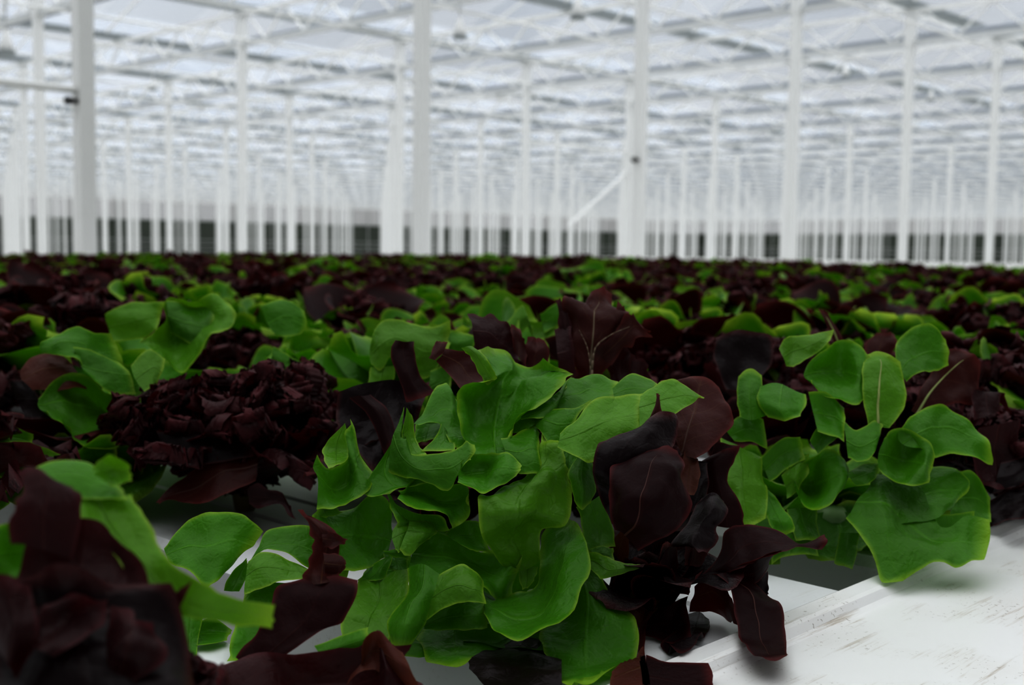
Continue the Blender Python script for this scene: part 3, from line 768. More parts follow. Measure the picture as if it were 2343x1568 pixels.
trace(P,d,[[(1150,1290,.3),(1185,1305,.6),(1215,1305,.8),(1235,1280,.6)],[(1106,1234,-.6),(1150,1240,-.3),(1205,1240,.3),(1240,1220,.4)],[(1097,1165,-.6),(1150,1175,-.8),(1215,1180,-.2),(1290,1190,.4)],[(1110,1130,0),(1165,1125,0),(1230,1120,.2),(1312,1145,.6)],[(1185,1093,.8),(1215,1090,.9),(1250,1080,.9),(1300,1090,1)],[(1226,1062,1.4),(1240,1050,1.3),(1260,1045,1.3),(1284,1050,1.4)],[(1242,990,2.2),(1248,1005,2.1),(1258,1010,2),(1272,1018,2)]],'p',.6,3.2)
trace(P,d,[[(1321,1050,1),(1335,1043,1),(1350,1051,1.1)],[(1302,1080,.6),(1330,1085,.3),(1357,1075,.8)],[(1308,1125,.3),(1335,1125,-.1),(1363,1120,.4)],[(1318,1158,.2),(1332,1168,0),(1352,1150,.2)]],'g',.2)
trace(P,d,[[(1283,1040,1.5),(1300,1030,1.6),(1322,1045,1.5)],[(1283,1065,1.2),(1300,1060,1.3),(1312,1062,1.2)],[(1293,1083,1),(1298,1090,1),(1304,1082,1)]],'g',.2)
trace(P,d,[[(1322,1160,1.5),(1370,1135,2)],[(1335,1215,1.2),(1397,1205,2)],[(1345,1265,1),(1402,1250,1.8)]],'g',.2)
trace(P,d,[[(1050,1080,.2),(1048,1092,0),(1048,1104,-.2)],[(1082,1046,.9),(1080,1080,.9),(1080,1120,-.6)],[(1120,1041,1),(1115,1085,1.2),(1107,1131,-.5)],[(1160,1040,1.1),(1150,1080,.4),(1140,1116,-.1)],[(1183,1070,.8),(1184,1082,.6),(1178,1100,.3)]],'g',.3,1.3)
trace(P,d,[[(909,1128,.6),(908,1136,.5),(910,1145,.3)],[(940,1098,1.2),(935,1130,1.4),(935,1160,-.1)],[(965,1087,1.4),(965,1135,1.8),(965,1169,-.4)],[(1020,1121,1.2),(1005,1150,1.6),(1005,1173,-.3)],[(1060,1113,1.2),(1045,1150,1.4),(1030,1185,0)],[(1071,1140,1),(1064,1180,.5),(1040,1210,.2)]],'g',.3,1.4)
trace(P,d,[[(887,1118,1.5),(905,1140,1),(915,1152,.6)],[(897,1170,1),(930,1180,.8),(950,1172,.2)],[(908,1200,.5),(965,1200,.8),(1005,1180,.1)],[(925,1190,1),(1000,1215,.6),(1024,1217,.3)]],'g',.3)
trace(P,d,[[(899,1215,.4),(897,1232,0),(905,1256,-.3)],[(919,1189,.9),(920,1220,.2),(915,1262,-.3)],[(937,1184,1),(934,1215,.4),(925,1250,0)]],'p',.2)
trace(P,d,[[(937,1192,.6),(932,1215,.2),(915,1255,-.3)],[(965,1189,.5),(965,1215,-.2),(935,1272,-.4)],[(990,1194,.5),(985,1220,-.1),(960,1252,-.3)],[(1001,1212,.4),(1000,1222,.2),(985,1234,0)]],'p',.2)
trace(P,d,[[(879,1263,.2),(882,1266,.2)],[(905,1258,0),(905,1273,0)],[(945,1250,0),(935,1280,.1)]],'g',.1)
trace(P,d,[[(994,1197,.8),(1003,1220,.5)],[(1008,1198,.9),(1015,1224,.5)],[(1018,1210,.8),(1022,1224,.6)]],'p',.1)
trace(P,d,[[(1022,1225,.5),(1045,1242,.2)],[(1045,1200,.7),(1070,1252,0)],[(1070,1191,.8),(1095,1262,0)],[(1098,1191,.8),(1120,1265,.2)]],'g',.2,1.5)
trace(P,d,[[(1290,1310,.9),(1325,1295,.8),(1345,1288,.8)],[(1270,1390,.2),(1345,1370,-.3),(1388,1360,.2)],[(1235,1440,-.8),(1340,1425,-1.2),(1437,1410,-.6)],[(1248,1475,-2.4),(1340,1480,-2.2),(1462,1455,-1.4)],[(1266,1525,-3),(1345,1535,-3),(1449,1512,-2.2)],[(1290,1575,-3.4),(1345,1590,-3.5),(1388,1562,-3)]],'g',.3,1.4)
trace(P,d,[[(1335,1262,.3),(1340,1292,.2)],[(1372,1270,.2),(1365,1312,-.3)],[(1400,1284,.2),(1385,1324,-.4)],[(1440,1293,.2),(1435,1308,0)],[(1471,1296,.3),(1470,1297,.3)]],'p',.1)
trace(P,d,[[(1350,1256,1),(1360,1272,.8)],[(1380,1248,1.2),(1385,1282,.8)],[(1404,1256,1.2),(1408,1286,.8)]],'g',.1)
trace(P,d,[[(970,1435,-.5),(1040,1430,-.5),(1170,1435,-.5)],[(962,1475,-1),(1040,1480,-1),(1170,1472,-.8)],[(978,1508,-1.5),(1055,1522,-1.5),(1100,1500,-1.5)]],'g',1.5,tooth=3)
trace(P,d,[[(1150,1440,0),(1200,1445,-.5)],[(1140,1472,-.6),(1170,1474,-.8)]],'g',.5)
trace(P,d,[[(1182,1298,1.2),(1232,1298,1.3)],[(1192,1330,1),(1222,1322,1)],[(1198,1348,.9),(1208,1345,.9)]],'p',.2)
trace(P,d,[[(840,1290,2.2),(830,1335,1.6)],[(940,1270,2),(950,1330,1.4)]],'g',.3)
trace(P,d,[[(885,1275,1),(900,1268,1)],[(845,1300,.8),(880,1320,.6)],[(822,1328,.5),(860,1330,.4)]],'g',.1)
trace(P,d,[[(880,1265,1.3),(930,1270,1.6)],[(890,1300,1),(935,1310,1.2)]],'g',.1)
trace(P,d,[[(1060,1480,3.5),(1260,1500,3.5)],[(1080,1380,3.2),(1270,1400,3.2)],[(1120,1280,3),(1290,1260,3.2)]],'g',.5)
trace(P,d,[[(1165,1380,1.6),(1215,1380,1.6)],[(1172,1365,1.2),(1205,1362,1.2)]],'p',.2)
trace(P,d,[[(960,1500,1.5),(1100,1480,2)],[(880,1480,1.5),(1060,1430,2.5)],[(850,1400,2),(980,1380,2.5)]],'g',.5)
# long leaf out to the left
trace(P,.635,[[(570,1295,.8),(566,1310,.5),(563,1340,0)],[(610,1221,1.8),(605,1250,1.2),(598,1264,.8)],[(675,1206,2.2),(665,1250,1.6),(650,1272,1)],[(740,1215,2.4),(730,1270,1.6),(705,1305,.8)],[(800,1230,2.6),(800,1290,1.8),(790,1330,1)]],'g',.3)
trace(P,.635,[[(572,1290,.6),(565,1320,.2),(560,1360,-.3)],[(596,1264,.7),(600,1300,.2),(600,1345,-.3)],[(640,1266,.8),(645,1300,.2),(645,1330,-.2)],[(702,1302,.8),(720,1312,.4),(745,1320,0)]],'p',.2)
trace(P,.635,[[(760,1315,1),(640,1335,.8),(572,1345,.5)],[(740,1390,.3),(620,1400,0),(546,1410,-.5)],[(700,1450,-.8),(590,1470,-1),(530,1470,-1.5)],[(650,1500,-1.8),(575,1515,-2),(526,1512,-2)]],'g',.5)
trace(P,.655,[[(376,1255,.3),(378,1268,.2),(385,1285,0)],[(420,1192,1),(430,1245,.3),(430,1310,-.5)],[(490,1171,1.2),(480,1250,.2),(470,1345,-.8)],[(550,1185,1.4),(530,1235,.6),(490,1335,-.7)],[(600,1220,1.4),(575,1250,1),(530,1285,.3)]],'g',.4,.7)
trace(P,.655,[[(512,1352,.4),(548,1354,.5)],[(535,1305,.7),(562,1322,.7)],[(563,1281,1),(566,1290,1)]],'g',.2)
trace(P,.64,[[(440,1430,0),(445,1480,-.3)],[(485,1416,.2),(480,1482,-.3)],[(528,1440,.2),(518,1470,0)]],'g',.3)
trace(P,.64,[[(400,1380,0),(470,1390,.2)],[(410,1500,-.5),(450,1490,-.3)],[(415,1568,-1),(445,1575,-.8)]],'g',.3)
filler(P,'g',2,.45,1.4,at(1150,1330,.745)-P.location-Vector((0,0,.04)))

# ---- dark red smooth head leaning against it on the right
P = hero('red_oakleaf_lettuce',1470,1415,.70,'dark maroon smooth-leaved lettuce in focus right of the large front green head')
stem(P,.03,.010,RIB_R)
d=.68
LB=(RIB_R,.0011)
trace(P,.612,[[(1418,1212,0),(1428,1217,-.2),(1440,1232,-.2),(1460,1262,-.2)],[(1405,1165,.2),(1440,1185,-.6),(1490,1190,-.8),(1540,1205,-.3)],[(1399,1100,.6),(1450,1130,-.4),(1510,1140,-.8),(1580,1155,0)],[(1402,1062,1.2),(1465,1080,.2),(1515,1090,-.2),(1556,1100,.4)],[(1440,1048,1.6),(1485,1045,1),(1525,1050,.6),(1566,1060,.8)],[(1470,1032,1.8),(1500,1028,1.5),(1520,1017,1.5),(1548,1030,1.3)]],'r',.4,rib=(RIB_D,.0006))
trace(P,.632,[[(1400,1200,.6),(1420,1190,.8),(1450,1180,.9)],[(1366,1120,.3),(1410,1110,.3),(1480,1100,.9)],[(1357,1065,.2),(1420,1050,.3),(1520,1050,1)],[(1376,1012,.6),(1440,1010,.5),(1540,1015,1.4)],[(1428,984,1),(1480,985,1),(1545,985,1.8)],[(1473,968,1.4),(1512,945,1.7),(1540,953,2.2)]],'k',.4,.8)
trace(P,.640,[[(1480,972,1.4),(1514,945,1.6)],[(1499,930,1.8),(1510,925,1.8)],[(1504,903,2),(1508,904,2)]],'R',.1)
trace(P,d,[[(1540,1000,2),(1560,1037,1.6),(1590,1054,1.4)],[(1530,960,2.8),(1575,985,2.2),(1632,1020,1.8)],[(1515,905,3.6),(1590,935,2.8),(1675,968,2.6)],[(1512,862,4.2),(1600,885,3.6),(1664,925,3.2)],[(1555,866,4.4),(1606,862,4.2),(1646,887,3.8)]],'R',.3,rib=(RIB_D,.0006))
trace(P,d,[[(1565,1035,1.6),(1597,1050,1.6)],[(1553,1090,.8),(1599,1095,.8)],[(1566,1125,.3),(1588,1130,.3)]],'b',.2,1.5)
trace(P,d,[[(1630,1202,1.5),(1665,1208,1.3),(1700,1205,1.6)],[(1620,1150,1.8),(1655,1150,1.6),(1692,1160,1.8)],[(1610,1090,2.2),(1640,1090,2),(1662,1100,2.2)],[(1593,1062,2.4),(1640,1055,2.2),(1675,1062,2.4)],[(1625,1043,2.6),(1660,1028,2.6),(1692,1022,2.8)]],'r',.3)
trace(P,d,[[(1630,1045,2.8),(1650,1035,2.8)],[(1636,1010,3),(1692,1022,3)]],'r',.1)
trace(P,d,[[(1585,1060,2),(1615,1060,2.2)],[(1580,1120,1.4),(1620,1110,1.5)],[(1570,1180,1),(1612,1150,1)]],'k',.4,1.5)
trace(P,d,[[(1605,1140,.6),(1632,1128,.6),(1655,1145,.6)],[(1585,1175,0),(1625,1165,-.6),(1658,1172,0)],[(1560,1215,-.4),(1600,1205,-1),(1634,1205,-.4)],[(1535,1248,-.6),(1585,1240,-1.4),(1638,1240,-.8)],[(1560,1255,-1),(1595,1258,-1.6),(1622,1263,-1.2)]],'k',.8,4.5)
trace(P,d,[[(1612,1312,-.5),(1625,1316,-.5),(1640,1318,-.5)],[(1650,1265,.2),(1668,1285,-.6),(1685,1302,-1)],[(1668,1216,.8),(1700,1250,-.2),(1720,1288,-1)],[(1720,1206,.6),(1745,1240,-.4),(1765,1270,-1.2)],[(1786,1216,.2),(1795,1238,-.5),(1805,1257,-1)],[(1828,1238,-.2),(1830,1242,-.4),(1832,1247,-.5)],[(1862,1232,.2),(1865,1242,-.2),(1865,1256,-.5)],[(1884,1222,.4),(1890,1238,.1),(1880,1257,-.2)]],'r',.25)
o_ = trace(P,d,[[(1640,1318,-.6),(1655,1325,-.3),(1670,1330,0)],[(1720,1288,-1.1),(1725,1312,-.6),(1726,1335,-.1)],[(1762,1271,-1.2),(1762,1290,-.7),(1757,1308,-.2)],[(1790,1262,-1.1),(1782,1268,-.9),(1776,1276,-.7)]],'r',.2)
mb = MB(); rr_ = [at(*q) for q in ((1632,1320,.673),(1690,1300,.668),(1735,1282,.667),(1776,1266,.667),(1826,1247,.674))]
pts_ = catmull(np.array([p[:] for p in rr_]),14)-np.array(P.location)
for i in range(13):
    mb.bar(pts_[i],pts_[i+1],.0022*(1-i/15),None,6)
mr_ = mb.build('midrib',RIB_R,o_,True); mr_['label'] = 'olive raised midrib'
trace(P,d,[[(1726,1332,0),(1757,1308,0)],[(1742,1352,0),(1756,1345,0)],[(1752,1362,0),(1757,1358,0)]],'k',.2)
trace(P,d,[[(1582,1345,0),(1578,1375,0),(1577,1402,.2)],[(1620,1316,-.6),(1622,1360,-.5),(1628,1404,0)],[(1655,1330,-1.2),(1655,1375,-.8),(1662,1418,-.3)],[(1682,1370,-1.8),(1684,1400,-1.6),(1688,1430,-1.2)]],'R',.2)
trace(P,d,[[(1640,1318,-1),(1670,1310,-.6),(1715,1322,0)],[(1675,1350,-1.7),(1715,1350,-1.3),(1757,1362,-.6)],[(1688,1410,-2.4),(1735,1405,-2.2),(1785,1402,-1.6)],[(1694,1450,-3.4),(1745,1455,-3.4),(1796,1450,-2.8)],[(1720,1496,-4.6),(1760,1500,-4.9),(1800,1495,-4.4)],[(1752,1518,-5.6),(1775,1523,-5.8),(1800,1512,-5.2)]],'r',.3,rib=(RIB_D,.0006))
trace(P,d,[[(1470,1430,-.5),(1470,1457,-.8)],[(1505,1395,-.3),(1500,1460,-1.2)],[(1540,1385,-.3),(1540,1474,-1.5)],[(1574,1378,-.2),(1582,1467,-1.5)]],'b' if 0 else 'r',.2)
trace(P,d,[[(1575,1405,1),(1600,1400,1),(1622,1412,1)],[(1540,1450,0),(1585,1450,0),(1622,1435,.5)],[(1514,1472,-1),(1560,1485,-1),(1597,1480,-.5)],[(1535,1500,-1.6),(1556,1517,-1.8),(1580,1508,-1.5)]],'k',.2)
trace(P,d,[[(1530,1240,-.5),(1545,1245,0)],[(1512,1275,-.8),(1550,1285,.2)],[(1514,1318,-1),(1550,1310,.3)],[(1538,1357,-1.2),(1562,1325,0)],[(1575,1362,-1.2),(1582,1335,-.4)]],'r',.3,bulge=-.3)
trace(P,d,[[(1567,1250,.3),(1618,1265,.3)],[(1570,1292,0),(1603,1297,.2)]],'R',.2)
trace(P,d,[[(1550,1300,.3),(1570,1330,.2)],[(1572,1308,.2),(1585,1322,.1)],[(1589,1312,.2),(1588,1318,.2)]],'k',.2)
trace(P,d,[[(1408,1385,-1),(1430,1400,-1.5)],[(1460,1373,-.8),(1450,1425,-1.6)],[(1500,1388,-.6),(1465,1440,-1.6)]],'b',.2)
trace(P,d,[[(1495,1390,-1),(1502,1390,-.8)],[(1465,1435,-1.6),(1478,1430,-1.4)],[(1462,1500,-2.4),(1472,1500,-2)],[(1470,1590,-3),(1487,1590,-2.8)]],'R',.1)
trace(P,d,[[(1478,1522,-1),(1475,1570,-2),(1470,1620,-3)],[(1530,1538,-1.2),(1530,1580,-2.2),(1530,1620,-3)],[(1620,1540,-1.4),(1632,1570,-2),(1625,1600,-2.6)]],'r',.2)
trace(P,d,[[(1472,1490,-2),(1482,1600,-3)],[(1430,1530,-2.3),(1420,1600,-3.2)],[(1400,1560,-2.6),(1395,1600,-3)]],'b',.2)
trace(P,d,[[(1410,1200,2),(1500,1180,2),(1610,1180,2)],[(1400,1290,1.5),(1480,1300,1.5),(1565,1290,1.5)],[(1400,1400,1),(1470,1420,1),(1550,1400,1)]],'k',.6)
trace(P,d,[[(1400,1335,0),(1440,1300,.5)],[(1405,1385,-.4),(1480,1350,.4)],[(1440,1390,-.3),(1540,1330,.5)]],'r',.4)
trace(P,d,[[(1420,1215,.2),(1440,1230,0)],[(1400,1250,.6),(1435,1270,.4)],[(1395,1300,.5),(1425,1310,.3)]],'b',.2)
filler(P,'r',3,.40,.4,(0,.0,0),m='k')
trace(P,.655,[[(1285,1490,.8),(1285,1560,-.5),(1290,1630,-1)],[(1215,1465,.8),(1215,1540,-.5),(1220,1625,-1)],[(1130,1488,.6),(1140,1540,-.3),(1150,1600,-.8)],[(1072,1524,.3),(1080,1535,0),(1095,1550,-.2)]],'k',.5,edges=(0,0,0))  # dark sheet added for the shade beneath the front green leaf
trace(P,d,[[(1545,1050,2.4),(1650,1060,2.6)],[(1540,1130,2),(1650,1130,2.2)],[(1530,1215,1.6),(1640,1210,1.8)]],'k',.4)

# ---- frilly reds and others behind the front heads
P = hero('frilly_red_lettuce',1330,1150,.92,'frilly dark red lettuce whose pale-ribbed leaf rises behind the large front green head')
d=.86
o_ = trace(P,d,[[(1338,885,0),(1352,885,0),(1366,885,0)],[(1312,830,.3),(1352,820,0),(1392,840,.5)],[(1296,770,.9),(1358,755,.1),(1420,778,.7)],[(1290,690,1.2),(1360,712,.6),(1432,742,.9)],[(1322,712,1.6),(1370,690,1.2),(1420,712,1.4)],[(1352,694,1.9),(1372,670,1.8),(1394,676,1.8)]],'R',2.4,2.2,tooth=5,rib=(RIB_P,.0009))
def ribline(o, par, pts, r, col, lab):
    q = catmull(np.array([at(*p)[:] for p in pts]),10)-np.array(par.location)
    mb = MB()
    for i in range(9): mb.bar(q[i],q[i+1],r*(1-i/11),None,6)
    m_ = mb.build('midrib',col,o,True); m_['label'] = lab
ribline(o_,P,[(1354,870,.853),(1357,820,.853),(1366,790,.853),(1400,765,.858),(1440,748,.862)],.0017,RIB_P,'pale forked leaf rib')
ribline(o_,P,[(1354,870,.853),(1345,800,.855),(1325,755,.862)],.0012,RIB_P,'pale forked leaf rib')
trace(P,d,[[(1360,805,.2),(1390,830,.3)],[(1408,762,.4),(1430,790,.5)],[(1440,722,.7),(1462,772,.6)],[(1466,738,.9),(1485,770,.9)]],'R',1.6,2,tooth=5)
trace(P,d,[[(1400,760,.6),(1425,745,.7)],[(1410,722,.9),(1440,728,.9)],[(1420,697,1.2),(1436,712,1.2)]],'R',1.2,2,tooth=4)
trace(P,d,[[(1300,800,.8),(1322,820,.6)],[(1285,745,1),(1305,770,.8)],[(1276,690,1.4),(1296,700,1.2)]],'f',2,2,tooth=4)
trace(P,d,[[(1075,718,0),(1085,800,-.5)],[(1110,728,.3),(1120,800,-.3)],[(1150,745,.6),(1150,830,-.3)],[(1190,775,.2),(1185,835,-.4)]],'f',3,2,tooth=5)
trace(P,d,[[(1172,800,-.6),(1200,835,-.8)],[(1170,772,-.2),(1205,800,-.5)],[(1172,748,.1),(1185,752,.1)]],'R',2,2,tooth=3)
trace(P,d,[[(1190,840,-.4),(1250,850,-.6)],[(1195,800,-.4),(1255,805,-.6)],[(1205,772,-.2),(1250,778,-.3)]],'R',2,2,tooth=3,bulge=-.5)
trace(P,d,[[(1270,760,1),(1280,860,0)],[(1300,740,1),(1320,860,.2)]],'f',3,2,tooth=5)
trace(P,d,[[(1400,880,.8),(1440,890,.5)],[(1395,830,1),(1440,830,.8)],[(1415,795,1.2),(1440,800,1.1)]],'f',3,2,tooth=5)
trace(P,d,[[(1440,890,.8),(1490,890,.5)],[(1440,850,1),(1480,850,.8)],[(1450,820,1.2),(1475,825,1.1)]],'f',3,2,tooth=5)
filler(P,'f',4,.80,.3,(0,0,.0),name='frilly_foliage')
P = hero('red_oakleaf_lettuce',1000,1150,.86,'dark red lettuce showing between the front green head and the pale green leaves behind it')
d=.79
trace(P,d,[[(1000,825,0),(1018,802,.3)],[(1028,858,-.2),(1070,805,.6)],[(1055,897,-.6),(1085,825,.6)],[(1085,890,-.4),(1112,880,.4)]],'R',.2)
trace(P,d,[[(983,820,-.3),(993,824,-.2)],[(993,793,.2),(1016,803,.2)],[(1001,779,.4),(1021,783,.4)]],'R',.2)
trace(P,d,[[(775,900,1),(880,870,1.5),(985,880,2)],[(770,960,.4),(850,940,.8),(960,940,1)],[(800,1000,-.2),(870,1010,0),(950,1000,.3)],[(840,1080,-1),(870,1090,-.8),(930,1070,-.4)]],'k',.8,1.8)
trace(P,d,[[(800,910,0),(850,900,.2)],[(850,960,-.4),(890,940,0)],[(885,1050,-1),(905,1000,-.5)]],'r',.5,bulge=-.3)
trace(P,d,[[(820,1030,-.3),(860,1060,-.6)],[(850,1010,-.2),(890,1070,-.6)],[(880,1005,0),(900,1080,-.4)]],'k',.6,2)
trace(P,d,[[(905,780,1.4),(945,785,1.4)],[(895,810,1),(950,805,1)],[(915,870,.5),(960,860,.5)],[(930,920,0),(1000,900,.2)]],'r',.3)
filler(P,'r',5,.72,.3,(0,0,0))
P = hero('green_lettuce',960,1010,1.02,'soft-focus pale green lettuce with a drooping curled leaf behind the front green head at left')
d=.96
trace(P,d,[[(845,790,0),(850,835,-.3)],[(870,740,.5),(875,845,-.5)],[(920,738,.6),(900,815,-.4)],[(985,755,.6),(970,865,-.3)],[(1030,735,.8),(1030,805,0)]],'p',.5)
trace(P,d,[[(850,842,-.4),(905,836,-.3)],[(842,875,-.8),(900,870,-.5)],[(838,908,-1),(857,906,-1)]],'p',.2)
trace(P,d,[[(965,880,0),(1040,850,.5)],[(960,800,.8),(1020,790,.8)],[(985,745,1.2),(1030,735,1.2)]],'g',.4)
trace(P,d,[[(1000,850,.3),(1060,850,.5)],[(1010,790,.6),(1085,790,.8)],[(1035,755,1),(1090,770,1)]],'g',.5)
trace(P,d,[[(978,930,-1),(985,850,-.6)],[(1030,900,-.8),(1035,830,-.4)]],'g',.4)
filler(P,'g',6,.8,.3,(0,0,0))
P = hero('green_lettuce',1230,900,1.22,'blurred green lettuce with a narrow twisted leaf behind the frilly red leaf at centre')
d=1.15
trace(P,d,[[(1160,740,0),(1185,770,0)],[(1195,702,.6),(1215,745,.3)],[(1205,735,.5),(1225,775,.2)],[(1270,735,.4),(1285,760,.2)]],'p',.5)
trace(P,d,[[(1235,720,.4),(1245,760,0)],[(1290,685,1),(1285,740,.4)]],'g',.4)
filler(P,'g',7,1.0,.8,(0,0,0))

# ---- green head at right
P = hero('green_lettuce',1900,1250,.87,'open green lettuce head at right beside the white end board with one large lobed leaf')
stem(P,.03)
d=.80
trace(P,d,[[(1985,1120,0),(1960,1155,-.5),(1935,1187,-1)],[(2010,1085,.8),(2020,1150,-1),(1990,1257,-2.5)],[(2080,1080,1.2),(2070,1180,-1),(2030,1330,-3.5)],[(2140,1182,-.9),(2135,1230,-1.7),(2125,1292,-3)],[(2176,1202,-1.1),(2180,1240,-1.8),(2170,1298,-3)],[(2211,1182,-.8),(2212,1240,-1.8),(2200,1299,-3)],[(2258,1195,-.6),(2262,1240,-1.5),(2252,1280,-2.6)]],'g',.2,.8,edges=(.0,1,1))
trace(P,d,[[(2010,1080,.9),(2020,1150,-.6),(2025,1200,-1.4)],[(2080,1075,1.3),(2080,1135,.2),(2085,1200,-1.0)],[(2150,1062,1.8),(2140,1120,.6),(2142,1190,-.85)],[(2205,1095,1.2),(2195,1120,.6),(2158,1170,-.4)],[(2214,1115,1),(2206,1135,.6),(2172,1156,.1)]],'g',.2,.8,edges=(1,0,1))
trace(P,d,[[(2185,1080,3),(2170,1205,2)],[(2230,1083,3),(2230,1205,2)],[(2262,1140,2.8),(2266,1198,2.2)]],'g',.3)
trace(P,d,[[(2020,1005,0),(2010,1040,-.3),(2010,1072,-.5)],[(2060,980,.5),(2065,1050,.7),(2045,1095,-1)],[(2120,1005,.3),(2115,1060,-.6),(2090,1111,-1.3)],[(2140,1042,0),(2139,1070,-.4),(2125,1105,-1)]],'g',.3)
trace(P,d,[[(2060,985,.5),(2070,1010,.3),(2110,1022,.2)],[(2095,946,1.5),(2115,985,1),(2135,1042,.4)],[(2150,926,2),(2165,975,1.4),(2180,1040,.6)],[(2205,955,2),(2215,1000,1.4),(2225,1054,.7)],[(2250,1003,1.6),(2262,1035,1.2),(2267,1065,1)]],'g',.3)
trace(P,d,[[(1990,970,1),(2010,975,1),(2035,980,1)],[(1975,900,1.6),(2012,900,1.4),(2065,930,1.6)],[(1975,840,2.4),(2015,840,2.2),(2072,890,2.2)],[(1985,810,3),(2010,805,3),(2060,830,2.8)]],'p',.3,rib=(RIB_G,.0013))
trace(P,d,[[(1842,840,2.5),(1845,855,2.2),(1852,868,2)],[(1880,803,3),(1875,850,3),(1885,885,1.4)],[(1925,779,3.4),(1925,850,3.5),(1930,910,1)],[(1970,787,3.2),(1965,860,2.2),(1965,925,1.2)],[(1988,815,2.8),(1992,860,2.4),(1985,900,2)]],'g',.4,1.3)
trace(P,.86,[[(2050,845,0),(2055,860,-.2),(2070,877,-.3)],[(2055,775,1.2),(2085,820,.3),(2105,853,-.2)],[(2120,747,1.6),(2130,800,.8),(2140,844,.2)],[(2165,780,1.4),(2172,805,1),(2177,832,.7)]],'g',.3)
trace(P,.88,[[(1783,800,0),(1800,838,-.5)],[(1800,773,.6),(1825,835,-.3)],[(1850,770,.8),(1860,812,0)],[(1905,757,1.2),(1900,785,.5)]],'p',.3)
trace(P,d,[[(1695,955,.5),(1720,960,.2),(1755,950,.6)],[(1686,910,1.2),(1715,905,.8),(1747,910,1.2)],[(1690,868,2),(1715,850,2.2),(1740,860,2)]],'g',.3)
trace(P,d,[[(1735,890,1.5),(1790,880,1.8),(1842,905,1.6)],[(1735,920,.8),(1785,925,0),(1842,930,.6)],[(1755,955,.3),(1795,962,-.4),(1830,945,0)]],'g',.4)
trace(P,d,[[(1650,1000,1),(1690,1022,.6),(1735,1050,1)],[(1655,1070,-.2),(1700,1085,-.5),(1745,1100,.2)],[(1660,1140,-1),(1705,1150,-1.2),(1753,1140,-.4)],[(1690,1205,-1.6),(1715,1205,-1.6),(1748,1190,-1.2)]],'p',.5,1.5)
trace(P,d,[[(1742,1098,.3),(1750,1110,.2)],[(1748,1150,-.5),(1778,1145,-.6)],[(1760,1195,-1.2),(1809,1185,-1)],[(1775,1222,-1.5),(1816,1218,-1.3)]],'g',.3)
trace(P,d,[[(1826,1090,.4),(1824,1112,0),(1834,1151,-.5)],[(1850,1043,1),(1856,1105,2),(1858,1170,-1)],[(1890,1031,1.2),(1884,1100,.6),(1888,1162,-1)],[(1922,1050,1),(1925,1090,.2),(1915,1135,-.6)],[(1937,1075,.8),(1935,1090,.4),(1928,1112,0)]],'g',.2)
trace(P,d,[[(1925,955,1),(1935,1010,.2),(1940,1045,-.2)],[(1960,985,.6),(1965,1025,0),(1970,1056,-.5)],[(2000,960,1),(2000,1010,.2),(1998,1040,-.3)],[(2022,970,1),(2015,990,.7),(2005,1010,.3)]],'g',.3)
trace(P,d,[[(1935,1085,.3),(1960,1112,-.2)],[(1970,1065,.6),(1985,1107,-.3)],[(2012,1063,.6),(2005,1092,0)]],'g',.3)
trace(P,d,[[(1770,1215,0),(1830,1205,.3),(1868,1215,.6)],[(1765,1292,-1),(1800,1277,-.8),(1872,1272,-.2)]],'g',.4)
trace(P,d,[[(1800,1165,.5),(1862,1160,.8)],[(1820,1240,-.3),(1874,1235,.2)]],'g',.4)
trace(P,d,[[(1922,1220,1),(1968,1220,1)],[(1910,1290,.5),(1950,1302,.5)]],'g',.4)
trace(P,d,[[(1790,1090,.6),(1800,1140,.2)],[(1815,1060,.8),(1830,1120,.3)],[(1850,1040,1.2),(1850,1080,.8)]],'p',.5,1.5)
trace(P,d,[[(1740,1050,.9),(1760,1100,.4)],[(1780,1010,1.2),(1800,1070,.6)],[(1830,1000,1.4),(1840,1050,.8)]],'g',.5,1.5)
trace(P,d,[[(1850,900,1.6),(1870,990,.5)],[(1890,900,1.4),(1910,1000,.4)],[(1935,930,1.4),(1930,1010,.3)]],'g',.5)
trace(P,d,[[(1660,985,1.4),(1680,1010,1)],[(1700,955,1.6),(1720,1010,1)],[(1745,960,1.6),(1750,1030,1)]],'g',.5)
trace(P,d,[[(1855,1010,1),(1870,1035,.6)],[(1880,965,1.4),(1905,1010,.7)],[(1905,975,1.2),(1925,1000,.8)]],'g',.5)
trace(P,d,[[(1690,1185,1),(1765,1190,1)],[(1690,1240,.6),(1785,1240,.6)],[(1705,1300,0),(1780,1292,0)]],'g',.4)
trace(P,d,[[(2140,1180,1),(2150,1250,.5)],[(2230,1170,1),(2220,1260,.5)]],'g',.4)
trace(P,d,[[(1830,1175,2.4),(1920,1170,2.6),(2010,1180,2.4)],[(1835,1230,1.4),(1920,1235,1.6),(2000,1235,1.4)],[(1850,1275,.8),(1900,1285,.8),(1965,1270,.8)]],'g',.6)
filler(P,'g',8,.80,.5,at(1900,1180,.93)-P.location-Vector((0,0,.05)))
filler(P,'g',9,.62,2.1,at(1800,1080,.90)-P.location-Vector((0,0,.05)))
P = hero('frilly_red_lettuce',2290,1150,.95,'dark red lettuce at the right edge with a purple leaf showing a pale midrib')
d=.90
trace(P,d,[[(2085,940,0),(2095,950,0),(2110,958,0)],[(2120,870,1),(2135,890,.6),(2180,920,.4)],[(2170,800,1.8),(2190,835,1.4),(2242,915,1)],[(2215,795,2),(2232,807,1.8),(2248,825,1.8)]],'R',.4,1.5,rib=(RIB_G,.0012))
trace(P,d,[[(2235,960,0),(2290,940,.5)],[(2225,900,.6),(2290,895,1)],[(2260,890,1.2),(2310,930,1.2)]],'f',2,2,tooth=4)
